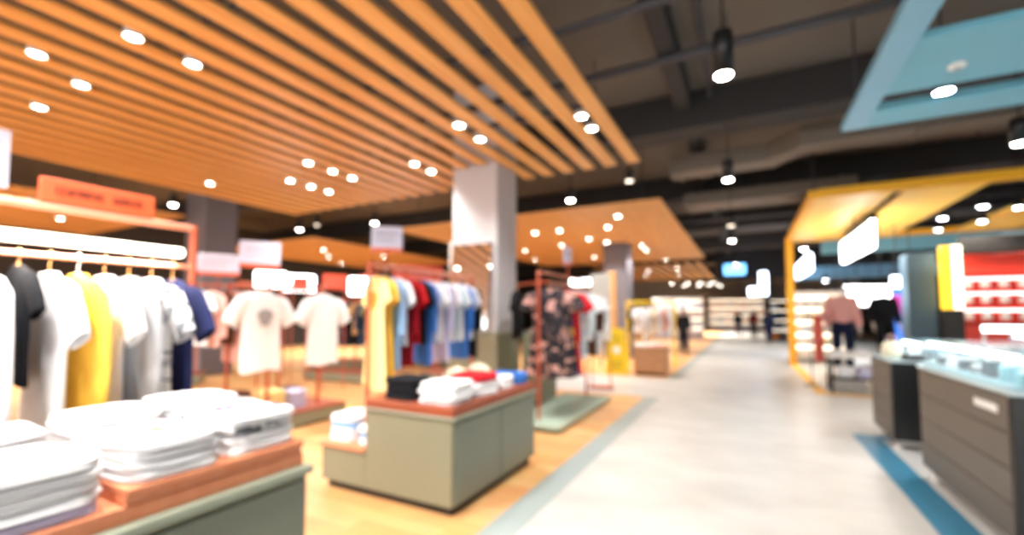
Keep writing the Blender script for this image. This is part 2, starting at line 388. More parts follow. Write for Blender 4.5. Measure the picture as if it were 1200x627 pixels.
pendant(-.37, 16.0, 3.9, 'black cylinder spotlight hanging fourth along the aisle ceiling', .11, .34, 220)
pendant(-.4, 24.0, 3.9, 'small added spotlight hanging fifth along the aisle, far down', .11, .34, 350)  # added to lighten the distant aisle floor
pendant(-.4, 34.0, 3.9, 'tiny added spotlight hanging at the far end of the aisle', .11, .34, 500)  # another lamp added for brightness on the far floor
pendant(3.2, 8.1, 3.75, 'black cylinder spotlight hanging between blue and yellow canopies', .1, .34)
pendant(-3.26, 8.9, 3.95, 'small black spotlight hanging behind the pale column top', .09, .24, 90)
pendant(-1.88, 8.3, 4.02, 'dim spotlight hanging in the gap between two slatted canopies', .08, .2, 20, off=True)
pendant(-8.85, 8.9, 4.0, 'small spotlight hanging above the white card sign', .09, .24, 90)
pendant(-11.5, 8.6, 4.0, 'small spotlight hanging over the white shirts at the back', .09, .24, 90)
pendant(-11.4, 5.3, 4.0, 'small spotlight hanging beside the end of the orange sign', .09, .24, 90)
pendant(-10.9, 8.7, 4.1, 'faint grey spotlight hanging behind the white shirts', .08, .24, 20, off=True)

# ------------------------------------------------------------------ blue hanging canopy
t = thing('hanging_canopy', 'sky blue metal frame canopy with solid panel hanging above dark counter', 'ceiling canopy', (1.16, 7.15, 3.95))
MB().span((0, -7.0, 0), (.25, 0, .10), .008).build('side_beam', M['bluebar'], t)
MB().span((.25, -.55, 0), (4.2, 0, .10), .008).build('end_beam', M['blue'], t)
MB().span((3.95, -7.0, 0), (4.2, -.55, .10), .008).build('side_beam', M['bluebar'], t)
MB().span((.25, -2.1, .02), (3.95, -.93, .09), .008).build('panel', M['blue'], t)
MB().span((.25, -5.2, .02), (3.95, -4.0, .09), .008).build('panel', M['blue'], t)
for x, y in ((.12, -.3), (4.1, -.3), (.12, -6), (4.1, -6)):
    MB().tube([(x, y, .08), (x, y, 1.46)], .012, 6).build('hanger_rod', M['pipe'], t)
cool = (.92, .96, 1)
for (x, y, z, lb, e) in ((1.97, 6.42, 3.98, 'recessed lamp in the slot of the blue canopy, nearer its corner', 70), (2.72, 6.42, 3.98, 'recessed lamp in the slot of the blue canopy, farther from its corner', 70)):
    t = thing('slot_spotlight', lb, 'ceiling light', (x, y, z))
    MB().lathe([(.095, .12), (.1, .0), (.088, -.008), (.086, .02)], n=24).build('housing', M['black'], t, True)
    MB().lathe([(.001, -.004), (.085, .002), (.085, .01)], n=24).build('lens', M['lens_cool'], t, True)
    MB().tube([(0, 0, .12), (0, 0, 5.41 - z)], .012, 6).build('stem', M['black'], t)
    light(t, -.05, e, cool)
t = thing('panel_disc', 'pale round detector on the underside of the blue panel', 'disc', (1.87, 5.75, 3.969))  # plain pale disc with a small cap under the panel
MB().lathe([(.075, .0), (.075, -.015), (.06, -.03), (.001, -.034)], n=24).build('cover', M['white'], t, True)
MB().lathe([(.03, -.03), (.03, -.042), (.001, -.045)], n=16).build('disc_cap', M['dead'], t, True)

# ------------------------------------------------------------------ yellow kiosk frame
t = thing('kiosk_portal', 'yellow portal frame with pale yellow ceiling panels over the bright kiosk', 'kiosk portal', (1.15, 10.55, 0))
MB().span((0, 6.15, 0), (.2, 6.35, 3.85), .01).build('post', M['yellow'], t)
MB().span((0, 0, 3.85), (.16, 6.4, 4.0), .01).build('side_beam', M['yellow'], t)
MB().span((.16, 0, 3.85), (7.4, .2, 4.02), .01).build('front_beam', M['yellow'], t)
MB().span((.16, 6.2, 3.85), (7.4, 6.4, 4.0), .01).build('rear_beam', M['yellow'], t)
for a, b in ((.16, 1.42), (1.6, 2.75), (4.1, 5.3)):
    MB().span((a, .2, 3.88), (b, 6.2, 3.95), .008).build('ceiling_panel', M['yellow_panel'], t)
MB().span((7.2, 6.15, 0), (7.4, 6.35, 3.85), .01).build('post', M['yellow'], t)
for x, y in ((.1, .1), (7.2, .1), (3.4, 6.3)): MB().tube([(x, y, 3.98), (x, y, 5.41)], .015, 6).build('hanger_rod', M['pipe'], t)
kp = [(4.35, 12.55, 3.75), (4.06, 13.7, 3.75), (5.02, 14.55, 3.75), (2.66, 13.2, 3.75), (2.66, 14.3, 3.75), (4.5, 15.5, 3.75), (5.05, 13.0, 3.75)]
for i, p in enumerate(ordered(kp, (1.15, 10.55))):
    t = thing('kiosk_spotlight', f'bright lamp in dark slot of yellow kiosk ceiling, {nth(i)} from its aisle corner', 'ceiling light', p, 0, 'lamps in the yellow kiosk ceiling')
    MB().lathe([(.1, .12), (.105, .0), (.092, -.008), (.09, .02)], n=24).build('housing', M['black'], t, True)
    MB().lathe([(.001, -.004), (.088, .002), (.088, .01)], n=24).build('lens', M['lens_cool'], t, True)
    MB().tube([(0, 0, .12), (0, 0, 5.41 - p[2])], .012, 6).build('stem', M['black'], t)
    light(t, -.05, 80, (1, .97, .92))
for i, (x, y) in enumerate([(1.83, 18.6), (4.2, 18.5), (4.7, 20.1), (5.6, 18.2), (3.0, 27), (4.0, 27.5), (6.8, 18.8)]):
    pendant(x, y, 3.82, f'bright spotlight hanging behind the yellow kiosk, {nth(i)} going deeper' if False else f'bright spotlight hanging behind yellow kiosk, number {i+1} counted from the post', .12, .26, 120, cool, 'lens_cool')

for i, (x, y, z) in enumerate([(2.75, 21.2, 2.85), (3.35, 20.9, 2.6), (4.4, 19.3, 2.75), (5.2, 20.6, 2.95), (4.1, 21.3, 2.35), (2.9, 20.0, 2.3)]):
    pendant(x, y, z, f'low round lamp in the shop behind the kiosk, {nth(i)} in its scattered cluster', .1, .22, 60, cool, 'lens_cool')

# ------------------------------------------------------------------ signs
def strokes(mb, x0, x1, z, h, y, n, seed):
    """illegible letter-like strokes, on the plane y"""
    r = random.Random(seed); w = (x1 - x0) / n
    for i in range(n):
        x = x0 + i * w + w * .1; ww = w * .72; k = r.randrange(4)
        t_ = h * .16
        mb.box((x + t_ / 2, y, z), (t_, .004, h))
        if k in (0, 2): mb.box((x + ww - t_ / 2, y, z), (t_, .004, h))
        if k in (0, 1, 3): mb.box((x + ww / 2, y, z + h / 2 - t_ / 2), (ww, .004, t_))
        if k in (1, 2): mb.box((x + ww / 2, y, z - h / 2 + t_ / 2), (ww, .004, t_))
        if k in (0, 3): mb.box((x + ww / 2, y, z), (ww, .004, t_))
    return mb
t = thing('header_sign', 'orange board with dark blurred lettering above the lit clothes rail', 'sign', (-3.45, 1.22, 2.1725), PI / 2)
MB().box((0, 0, .07), (.54, .035, .14), .004).build('board', M['orange'], t)
strokes(MB(), -.21, .01, .075, .038, -.019, 9, 3).build('lettering', M['dark_ink'], t)
strokes(MB(), .05, .2, .075, .038, -.019, 6, 5).build('lettering', M['dark_ink'], t)

def card_sign(loc, w, h, label, rz, postz=None, strip=True, m='lilac', bracket=None):
    t = thing('card_sign', label, 'sign', loc, rz, 'white card signs on the racks')
    MB().box((0, 0, 0), (w, .015, h), .003).build('card', M[m], t)
    mb = MB()
    strokes(mb, -w * .35, w * .35, h * .22, h * .1, -.0085, 8, int(w * 1000)); strokes(mb, -w * .35, w * .2, -h * .02, h * .08, -.0085, 7, 8)
    mb.build('lettering', M['greyink'], t)
    if strip: MB().box((0, -.0085, -h * .42), (w * .99, .004, h * .15)).build('colour_strip', M['orange'], t)
    if postz is not None: MB().tube([(0, .0, -h / 2 + .01), (0, .0, postz - loc[2])], .01, 8).build('stem', M['rust'], t)
FACE = YAW + .35
card_sign((-3.17, 3.36, 2.295), .3, .26, 'white card sign with orange lower strip above the yellow dresses', FACE - .1, 2.0)
card_sign((-2.6, 6.94, 2.5), .2, .3, 'narrow pale card sign standing above the floral shirts', FACE + .5, 2.17)
card_sign((-7.35, 4.75, 2.56), .62, .45, 'white card sign above the white graphic T-shirts', FACE + .3, 2.0)
card_sign((-9.2, 5.1, 2.52), .72, .42, 'wide pale card sign beside the grey column and lit rail', FACE + .3, 1.0)
card_sign((-4.70, .98, 2.66), .3, .42, 'lilac hanging card sign at the picture edge above the lit rail', FACE + .6, 3.998, False)

def lightbox(loc, w, h, d, rz, label, m='box_led', hang=5.39):
    t = thing('lightbox_sign', label, 'lit sign', loc, rz)
    MB().box((0, 0, 0), (w, d, h), min(h, w) * .12, None, 2).build('glowing_box', M[m], t)
    MB().box((0, 0, h / 2 + .015), (w * .9, d * .8, .04), .005).build('top_cap', M['black'], t)
    if hang: 
        for s in (-.3, .3): MB().tube([(s * w, 0, h / 2), (s * w, 0, hang - loc[2] + .01)], .012, 6).build('suspension_rod', M['black'], t)
def stand_lightbox(loc, w, h, d, rz, label, m):
    t = thing('lightbox_sign', label, 'lit sign', loc, rz)
    MB().box((0, 0, 0), (w, d, h), min(h, w) * .1, None, 2).build('glowing_box', M[m], t)
    for s in (-.35, .35): MB().tube([(s * w, 0, -h / 2), (s * w, 0, -loc[2])], .02, 6).build('leg', M['rust'], t)
lightbox((2.5, 14.1, 3.3), 3.4, .62, .14, PI / 2, 'long white glowing lightbox hanging along the kiosk front', 'box_led', 3.86)
lightbox((2.0, 20.8, 3.35), 4.6, .65, .16, PI / 2, 'pale blue glowing lightbox hanging just behind the yellow post', 'box_blue')
lightbox((2.55, 13.2, 1.98), .95, .48, .16, YAW, 'irregular white glowing box between pink and dark mannequins', 'box_led', 3.86)
lightbox((3.6, 14.9, 2.38), .6, .3, .14, YAW, 'small lilac-white glowing box beside the blue-grey column', 'box_blue', 3.86)
lightbox((-.55, 28, 4.05), 1.1, .6, .14, 0, 'small blue screen hanging far above the aisle', 'screen', 5.39)
lightbox((.72, 24, 2.98), .34, 1.1, .12, 0, 'upright blue-white lightbox hanging far along the aisle', 'box_blue', 5.39)
lightbox((.3, 25, 2.65), .4, .42, .12, 0, 'small round-cornered blue lightbox beside the upright lightbox', 'box_blue', 5.39)
stand_lightbox((-9.9, 7.4, 2.32), .8, .42, .12, FACE + .3, 'white glowing lightbox on legs behind the white T-shirt rack', 'box_led')
stand_lightbox((-9.2, 6.2, 2.3), .62, .36, .12, FACE + .3, 'square white glowing box above the T-shirt rack header', 'box_led')
stand_lightbox((-8.8, 8.9, 2.28), 1.35, .48, .12, FACE + .1, 'wide white glowing lightbox between two racks', 'box_led')
stand_lightbox((-8.1, 9.9, 2.2), 1.3, .42, .12, FACE - .1, 'pale blue glowing lightbox behind the yellow dresses', 'box_blue')
stand_lightbox((-4.2, 12.9, 2.5), 1.05, .2, .1, .2, 'low white glowing header strip behind the floral rail', 'box_led')
def red_sign(loc, w, h, rz, label):
    t = thing('rack_header', label, 'sign', loc, rz)
    MB().box((0, 0, 0), (w, .03, h), .004).build('board', M['redboard'], t)
    MB().box((0, 0, h / 2 + .008), (w * 1.01, .036, .016), .003).build('top_edge', M['orange'], t)
    for s in (-.45, .45): MB().tube([(s * w, .02, h / 2), (s * w, .02, -loc[2])], .012, 6).build('leg', M['rust'], t)
red_sign((-6.1, 7.4, 2.35), 1.0, .42, FACE, 'red sign board on thin legs behind the yellow dresses')
red_sign((-8.95, 6.75, 2.22), .34, .3, FACE + .2, 'small orange-red board between the glowing white boxes')
red_sign((-7.55, 6.5, 2.2), .46, .3, FACE + .2, 'orange-red board above the white T-shirts, near the wide lightbox')

# ------------------------------------------------------------------ garments
def lerp(a, b, t): return a + (b - a) * t
def garment(name, label, cat, loc, rz, kind, m, seed, group, trim=None, printm=None, dy=1.0, sc_=1.0, hookrot=0):
    r = random.Random(seed)
    L = {'tee': .74, 'long': 1.02, 'dress': 1.18, 'jacket': .8, 'trousers': .95}[kind]
    t = thing(name, label, cat, loc, rz, group)
    ph = [r.uniform(0, 6.28) for _ in range(4)]
    prof = [(-.085, .085, .05), (-.10, .12, .052), (-.125, .175, .055), (-.155, .215, .06), (-.22, .235, .066), (-.32, .235, .07), (-.45, .23, .068), (-.6, .235, .068)]
    zz = -.6
    while zz > -L - .085 + .05:
        zz -= .12; prof.append((max(zz, -L - .085), .235 + (.05 if kind == 'dress' else .012) * (-.6 - zz) / .4, .07 + .01 * (-.6 - zz)))
    def ring(z, a, b):
        out = []; k = min(1, max(0, (-z - .2) / .5))
        for i in range(28):
            th = 2 * PI * i / 28; c, s = math.cos(th), math.sin(th)
            x = a * math.copysign(abs(c) ** .75, c); y = b * math.copysign(abs(s) ** .85, s)
            f = k * (.010 * math.sin(5 * th + ph[0] + z * 2) + .008 * math.sin(8 * th + ph[1] - z * 3))
            out.append((x * sc_, (y + f * (.6 + abs(s))) * sc_ * dy, (z + .012 * k * math.sin(3 * th + ph[2])) * sc_))
        return out
    mb = MB(); mb.rings([ring(*p) for p in prof], False, False)
    # sleeves
    sl = {'tee': [(.17, -.165, .06), (.25, -.215, .09), (.32, -.30, .088), (.365, -.385, .09)],
          'long': [(.17, -.165, .06), (.245, -.22, .085), (.285, -.36, .075), (.30, -.5, .065), (.30, -.66, .055), (.295, -.70, .05)],
          'dress': [(.17, -.165, .06), (.25, -.215, .085), (.30, -.30, .085), (.335, -.375, .085)],
          'jacket': [(.17, -.165, .07), (.255, -.22, .095), (.295, -.36, .085), (.31, -.5, .075), (.31, -.66, .065), (.305, -.72, .06)]}[kind]
    for s in (-1, 1):
        rr = []
        for i, (x, z, w) in enumerate(sl):
            x2, z2 = sl[min(i + 1, len(sl) - 1)][:2]; x1_, z1_ = sl[max(i - 1, 0)][:2]
            d = Vector((x2 - x1_, z2 - z1_)).normalized(); nx, nz = -d.y, d.x
            rr.append([((s * (x + nx * w * math.cos(a))) * sc_, (.06 * math.sin(a) * (1 + .15 * math.sin(3 * a + ph[3] + i))) * sc_ * dy, (z + nz * w * math.cos(a)) * sc_) for a in [2 * PI * q / 14 for q in range(14)]])
        mb.rings(rr, False, False)
    mb.build('fabric_body', m, t, True)
    nb = MB(); nb.rings([[(x * 1.03, y * 1.06, z + dz) for x, y, z in ring(-.087, .086, .05)] for dz in (-.012, .008)] + [[(x * .9, y * .86, z) for x, y, z in ring(-.085, .085, .05)]], False, False)
    nb.build('neckband', trim or m, t, True)
    if printm:
        cx, cz, pw, ph_ = r.uniform(-.03, .03), r.uniform(-.36, -.3), r.uniform(.08, .12), r.uniform(.06, .1)
        def f(u, v):
            a = 2 * PI * u; x = cx + pw * v * math.cos(a) * (1 + .2 * math.sin(3 * a)); z = cz + ph_ * v * math.sin(a)
            return (x * sc_, -.089 * sc_ * dy, z * sc_)
        MB().grid(f, 18, 3).build('chest_print', printm, t)
    hb = MB(); hb.tube([(-.19 * sc_, 0, -.15 * sc_), (-.08 * sc_, 0, -.1 * sc_), (0, 0, -.075 * sc_), (.08 * sc_, 0, -.1 * sc_), (.19 * sc_, 0, -.15 * sc_)], .009, 8)
    hc, hs = math.cos(hookrot), math.sin(hookrot)
    hb.tube([(x * hc, x * hs, z) for x, z in ((0, -.075), (0, -.04), (.017, -.024), (.024, -.002), (.016, .018), (0, .0245), (-.016, .018), (-.023, .0))], .003, 6)
    hb.build('hanger', M['post'] if seed % 3 else M['white'], t, True)
    return t
W = {k: cloth(k, v) for k, v in dict(white='ECECEE', cream='E8DCC0', yellow='F0C04C', paleyellow='F0D793', black='1B1C20', grey='A2A2A4', navyb='20264A', red='C8222A', darkred='8E1420', sky='8FB6E2', blue='3F77C8', lilac='C6C2DC', paleblue='C0D2DC', tan='B98D5E', olive='77745A', brown='5B3A2C', pinkc='E3B0A6', denim='34455F', orange='E57A3A').items()}
W['floral'] = blotch('floral', '1C1A22', [('C99A92', .56), ('4A4048', .62), ('8E6A60', .64)], 9)
W['navygold'] = blotch('navygold', '1E2438', [('C89A3C', .6), ('2E3A66', .62)], 9)
W['pinkprint'] = blotch('pinkprint', 'ECECEE', [('D0306E', .6)], 7)
W['bw'] = blotch('monochrome', 'D8D8D8', [('4A4C50', .54), ('9A9CA0', .6)], 12)
W['pastel'] = blotch('pastel', 'CFD9DC', [('9DBAC8', .56), ('EFEFEF', .6)], 8)
PR = {k: mat('ink_' + k, v, .7) for k, v in dict(dark='2E2A2A', red='B83242', orange='D9703A', blue='5A8FC8', gold='C99A30', pink='D23A70', grey='9A9698').items()}
NM = dict(white='white', cream='cream', yellow='yellow', paleyellow='pale yellow', black='black', grey='grey', navyb='navy', red='red', darkred='dark red', sky='sky blue', blue='blue', lilac='lilac', paleblue='pale blue', tan='tan', olive='olive', brown='brown', pinkc='pink', denim='denim blue', orange='orange', floral='dark floral', navygold='navy and gold patterned', bw='monochrome patterned', pinkprint='white and magenta', pastel='pale blue patterned')
KN = dict(tee='T-shirt', long='long shirt', dress='dress', jacket='jacket')

def rail_row(items, fn, where, group, rz=0, jit=.03, sc_=1.0, hook=0):
    """items: (kind, colour, print) hung one after another; fn(i) gives the hook point"""
    d = Vector(fn(2)) - Vector(fn(1)); pit = abs(d.dot(Vector((-math.sin(rz), math.cos(rz), 0)))); dy = min(1.1, pit * .36 / (.085 * sc_)); jit = min(jit, pit * .12)
    for i, it in enumerate(items):
        kind, colr, pr = it[0], it[1], it[2] if len(it) > 2 else None
        lb = f'{NM[colr]} {KN[kind]} hanging {where % (nth(i))}'
        garment({'tee': 't_shirt', 'long': 'long_shirt', 'dress': 'dress', 'jacket': 'jacket'}[kind], lb, {'tee': 't-shirt', 'long': 'shirt', 'dress': 'dress', 'jacket': 'jacket'}[kind],
                fn(i), rz + R.uniform(-jit, jit), kind, W[colr], R.randrange(9999), group, None, PR[pr] if pr else None, dy, it[3] if len(it) > 3 else sc_, hook)

# rack with the light bar
XR = -3.45
t = thing('lit_clothes_rail', 'long copper wall rail with a warm glowing light bar over white shirts', 'clothes rack', (XR, 0, 0))
mb = MB()
MB().tube([(0, -.7, 2.15), (0, 1.74, 2.15)], .022, 10).build('top_tube', M['rust_lit'], t)
MB().tube([(0, 1.74, 2.17), (0, 1.74, .0)], .022, 10).build('post', M['rust'], t)
MB().tube([(0, -.7, 2.17), (0, -.7, .0)], .022, 10).build('post', M['rust'], t)
MB().box((.03, .48, 1.965), (.07, 2.36, .06), .02, None, 3).build('light_bar', M['ledwarm'], t)
MB().tube([(0, -.7, 1.875), (0, 1.74, 1.875)], .014, 10).build('hanging_rail', M['rust_lit'], t)
MB().box((-.02, .5, .06), (.5, 2.5, .12), .01).build('base', M['olive'], t)
a = bpy.data.lights.new('bar_light', 'AREA'); a.shape = 'RECTANGLE'; a.size = .06; a.size_y = 2.3; a.energy = 18; a.color = (1, .92, .82)
ao = bpy.data.objects.new('bar_light', a); C.objects.link(ao); ao.parent = t; ao.location = (.03, .48, 1.92)
seq = [('tee', 'navyb'), ('tee', 'bw'), ('long', 'grey'), ('tee', 'white', 'red'), ('long', 'yellow'), ('tee', 'white'), ('tee', 'black', None, .84), ('long', 'white'), ('tee', 'white'), ('tee', 'white'), ('tee', 'white'), ('long', 'cream')]
rail_row(seq, lambda i: (XR, 1.615 - .121 * i, 1.875), '%s from the far end of the lit rail', 'shirts on the lit rail', 0, .03, 1.2)

# rack of white T-shirts facing out
t = thing('display_rack', 'copper-red rack on a low olive platform holding white T-shirts', 'clothes rack', (-6.1, 4.2, 0))
MB().span((-.85, -.85, .03), (.65, .75, .2), .008).build('platform', M['olive'], t)
MB().span((-.86, -.86, .2), (.66, .76, .225), .005).build('platform_top', M['terra'], t)
MB().span((-.8, -.8, 0), (.6, .7, .03)).build('kick_plate', M['kick'], t)
for y in (-.38, .42):
    MB().box((.42, y, 1.1), (.035, .035, 1.76), .004).build('post', M['rust'], t)
    MB().box((-.5, y, 1.1), (.035, .035, 1.76), .004).build('post', M['rust'], t)
    MB().tube([(.42, y, 1.97), (-.5, y, 1.97)], .014, 8).build('cross_bar', M['rust'], t)
MB().tube([(.42, -.8, 1.95), (.42, .8, 1.95)], .016, 8).build('front_rail', M['rust'], t)
MB().tube([(-.5, -.8, 1.95), (-.5, .8, 1.95)], .016, 8).build('rear_rail', M['rust'], t)
for y in (-.58, .37): MB().tube([(.42, y, 1.95), (.62, y, 1.95)], .01, 8).build('face_out_arm', M['rust'], t)
garment('t_shirt', 'white graphic T-shirt facing the aisle, nearer copper post', 't-shirt', (-5.53, 3.62, 1.95), PI / 2 - .1, 'tee', W['white'], 11, 'white T-shirts facing out', None, PR['grey'], .9, 1.14)
garment('t_shirt', 'plain white T-shirt facing the aisle, at the farther copper post', 't-shirt', (-5.53, 4.57, 1.95), PI / 2 - .06, 'tee', W['white'], 12, 'white T-shirts facing out', None, None, .9, 1.14)
for o_ in [o for o in C.objects if o.get('group') == 'white T-shirts facing out']: o_.scale = (.92, 1, 1.2)
rail_row([('tee', 'white'), ('jacket', 'pinkc'), ('tee', 'brown'), ('long', 'pinkc'), ('tee', 'white'), ('long', 'cream'), ('tee', 'tan')], lambda i: (-6.6, 3.41 + .165 * i, 1.95), '%s from near end of back rail on the white T-shirt rack', 'clothes on the rear rail of the white T-shirt rack', 0, 0)
PLAT = 'folded shirts on the white T-shirt platform'
def cap(loc, rz, m, label, name='baseball_cap', cat='cap', group='caps on top of the racks', s=1.0):
    t = thing(name, label, cat, loc, rz, group)
    MB().lathe([(.10 * s, 0), (.105 * s, .03 * s), (.095 * s, .075 * s), (.06 * s, .11 * s), (.02 * s, .122 * s), (.001, .124 * s)], n=20).build('crown', m, t, True)
    rr = []
    def f(u, v):
        a = PI + PI * u; return (lerp(.1, .125, v) * s * math.cos(a), (.1 * math.sin(a) * 1 - v * .075 * math.sin(PI * u)) * s, (.012 - .015 * v * abs(math.cos(a))) * s)
    MB().grid(f, 14, 4).build('brim', m, t, True)
    MB().lathe([(.01 * s, .122 * s), (.009 * s, .13 * s), (.001, .132 * s)], n=10).build('button', m, t, True)

# platform table with step (middle of the shop)
t = thing('display_table', 'grey-green stepped display table with terracotta top in the shop middle', 'display table', (-2.0, 2.85, 0))
MB().span((-.92, .02, .07), (-.02, 1.5, .74), .006).build('cabinet_body', M['olive'], t)
MB().span((-.04, .0, .07), (.0, 1.52, .70), .004).build('door_panel', M['olive_dark'], t) if False else None
MB().span((-.02, .05, .085), (.0, .76, .70), .006).build('door', M['olive_dark'], t)
MB().span((-.02, .775, .085), (.0, 1.48, .70), .006).build('door', M['olive_dark'], t)
MB().span((-.92, -.0, .735), (.02, 1.52, .755), .005).build('lip', M['lip'], t)
MB().span((-.92, .0, .755), (.0, 1.51, .83), .006).build('table_top', M['terra'], t)
MB().span((-1.45, .02, .07), (-.92, 2.1, .37), .006).build('step_body', M['olive'], t)
MB().span((-1.47, -.0, .37), (-.92, 2.12, .405), .006).build('step_top', M['terra2'], t)
MB().span((-1.40, .06, 0), (-.05, 1.45, .07)).build('kick_plate', M['kick'], t)

# folded garments
def folded(name, label, cat, loc, rz, w, d, h, m, seed, group=None, printm=None, collar=True):
    r = random.Random(seed); t = thing(name, label, cat, loc, rz, group)
    p1, p2, p3 = [r.uniform(0, 6.28) for _ in range(3)]
    N = 36
    def outline(k, z, j):
        out = []
        for i in range(N):
            a = 2 * PI * i / N; c, s = math.cos(a), math.sin(a)
            n_ = .44
            x = w / 2 * math.copysign(abs(c) ** n_, c); y = d / 2 * math.copysign(abs(s) ** n_, s)
            q = k * (1 + .018 * math.sin(3 * a + p1 + j * .6) + .014 * math.sin(7 * a + p2))
            zz = z + (h * .05 * math.sin(2 * a + p3) + h * .03 * math.sin(5 * a + p1) if j > 6 else 0)
            out.append((x * q, y * q, max(zz, 0.0005)))
        return out
    prof = [(.90, 0), (.97, h * .06), (1.0, h * .22), (.985, h * .4), (.955, h * .49), (.985, h * .56), (1.0, h * .72), (.97, h * .88), (.9, h * .97), (.6, h * 1.02), (.25, h * 1.03)]
    MB().rings([outline(k, z, j) for j, (k, z) in enumerate(prof)]).build('folded_fabric', m, t, True)
    if collar:
        rr = []
        for j in range(13):
            a = PI * j / 12
            rr.append((.075 * math.cos(a), -d * .42 + .07 * math.sin(a), h * 1.04))
        MB().tube([(x, y, z) for x, y, z in rr], .007, 6).build('neckband', m, t, True)
    if printm:
        rx = r.uniform(-.05, .05)
        def f(u, v):
            a = 2 * PI * u; return (rx + .085 * v * math.cos(a) * (1 + .3 * math.sin(2 * a + p1)), .03 + .05 * v * math.sin(a), h * 1.055 + .001)
        MB().grid(f, 16, 3).build('printed_graphic', printm, t)
def pile(x, y, z, n, cols, where, group, w=.36, d=.40, h=.036, prints=None, rz=0, sp=.02, name='folded_t_shirt'):
    zz = z
    for k in range(n):
        c = cols[k % len(cols)]
        pos = 'topmost' if k == n - 1 else ('bottom' if k == 0 else f'{nth(k)} from bottom')
        hh = h * R.uniform(.9, 1.12)
        folded(name, f'{NM[c]} folded T-shirt, {pos} of pile {where}', 'folded t-shirt', (x + R.uniform(-sp, sp), y + R.uniform(-sp, sp), zz), rz + R.uniform(-.04, .04), w, d, hh, W[c], R.randrange(9999), group, PR[prints] if prints and k == n - 1 else None, k == n - 1)
        zz += hh * 1.13
    return zz
gs = 'folded shirts on the stepped table'
pile(-2.60, 3.05, .831, 3, ['black'], 'at its step side', gs, .34, .3, .055, None, .05)
pile(-2.22, 3.07, .831, 4, ['white'], 'at near corner of the stepped table', gs, .36, .36, .04, None, .1)
pile(-2.23, 3.50, .831, 3, ['white', 'white', 'red'], 'with red on top', gs, .36, .36, .055, None, -.1)
pile(-2.24, 3.90, .831, 2, ['white', 'white'], 'with blue print', gs, .34, .32, .055, 'blue', .1)
folded('folded_t_shirt', 'blue folded T-shirt at the far corner of the stepped table', 'folded t-shirt', (-2.22, 4.20, .831), .08, .34,   .2, .11, W['blue'], 77, gs)
pile(-2.63, 3.43, .831, 2, ['white'], 'behind the black shirts', gs, .34, .34, .04)
cap((-2.62, 3.80, .838), -1.6, W['cream'], 'cream cap on the stepped table, nearer the red shirt', s=1.4)
cap((-2.62, 4.21, .838), -1.6, W['cream'], 'cream cap on the stepped table, at its farthest corner', s=1.4)
pile(-3.29, 3.10, .406, 4, ['white', 'white', 'sky', 'white'], 'on the low step of the table', 'folded shirts on the low step', .32, .36, .05, None, .0, .004)
pile(-2.998, 3.08, .406, 3, ['white', 'sky', 'white'], 'in the corner of the low step', 'folded shirts on the low step', .13, .32, .05, None, .0, .004)

pile(-5.80, 4.30, .226, 4, ['lilac'], 'low on the white T-shirt platform', PLAT, .3, .3, .05, None, .0, .004)
pile(-5.80, 3.98, .226, 5, ['paleyellow'], 'low on the white T-shirt platform', PLAT, .3, .26, .05, None, .0, .004)
pile(-6.15, 4.5, .226, 4, ['navyb'], 'low on the white T-shirt platform', PLAT, .3, .3, .05, None, .0, .004)
pile(-6.15, 3.7, .226, 5, ['brown'], 'low on the white T-shirt platform', PLAT, .3, .3, .05, None, .0, .004)
pile(-5.80, 3.55, .226, 4, ['white'], 'low on the white T-shirt platform', PLAT, .3, .3, .05, None, .0, .004)

# rack on the step
t = thing('display_rack', 'copper-red rail rising from the low step, hung with yellow dresses', 'clothes rack', (-3.1, 3.06, .4065))
for y in (0, 1.75):
    MB().box((-.0, y, .815), (.03, .03, 1.63), .004).build('post', M['rust'], t)
MB().tube([(0, -.0, 1.57), (0, 1.75, 1.57)], .014, 8).build('hanging_rail', M['rust'], t)
MB().tube([(-.12, 0, 1.5), (.12, 0, 1.5)], .012, 8).build('cross_bar', M['rust'], t)
MB().box((0, .875, 1.615), (.025, 1.75, .03), .004).build('top_rail', M['rust_lit'], t)
rail_row([('dress', 'paleyellow', 'gold'), ('dress', 'yellow'), ('long', 'sky'), ('tee', 'white'), ('long', 'darkred'), ('tee', 'red'), ('tee', 'black'), ('long', 'blue'), ('tee', 'white'), ('tee', 'white'), ('long', 'lilac'), ('tee', 'white'), ('tee', 'paleblue'), ('tee', 'white'), ('long', 'blue'), ('tee', 'white', 'gold'), ('long', 'black')],
         lambda i: (-3.1, 3.15 + .098 * i, 1.975), '%s from the near post of the stepped-table rail', 'clothes on the stepped-table rail', -.42, .02, .88, .42)

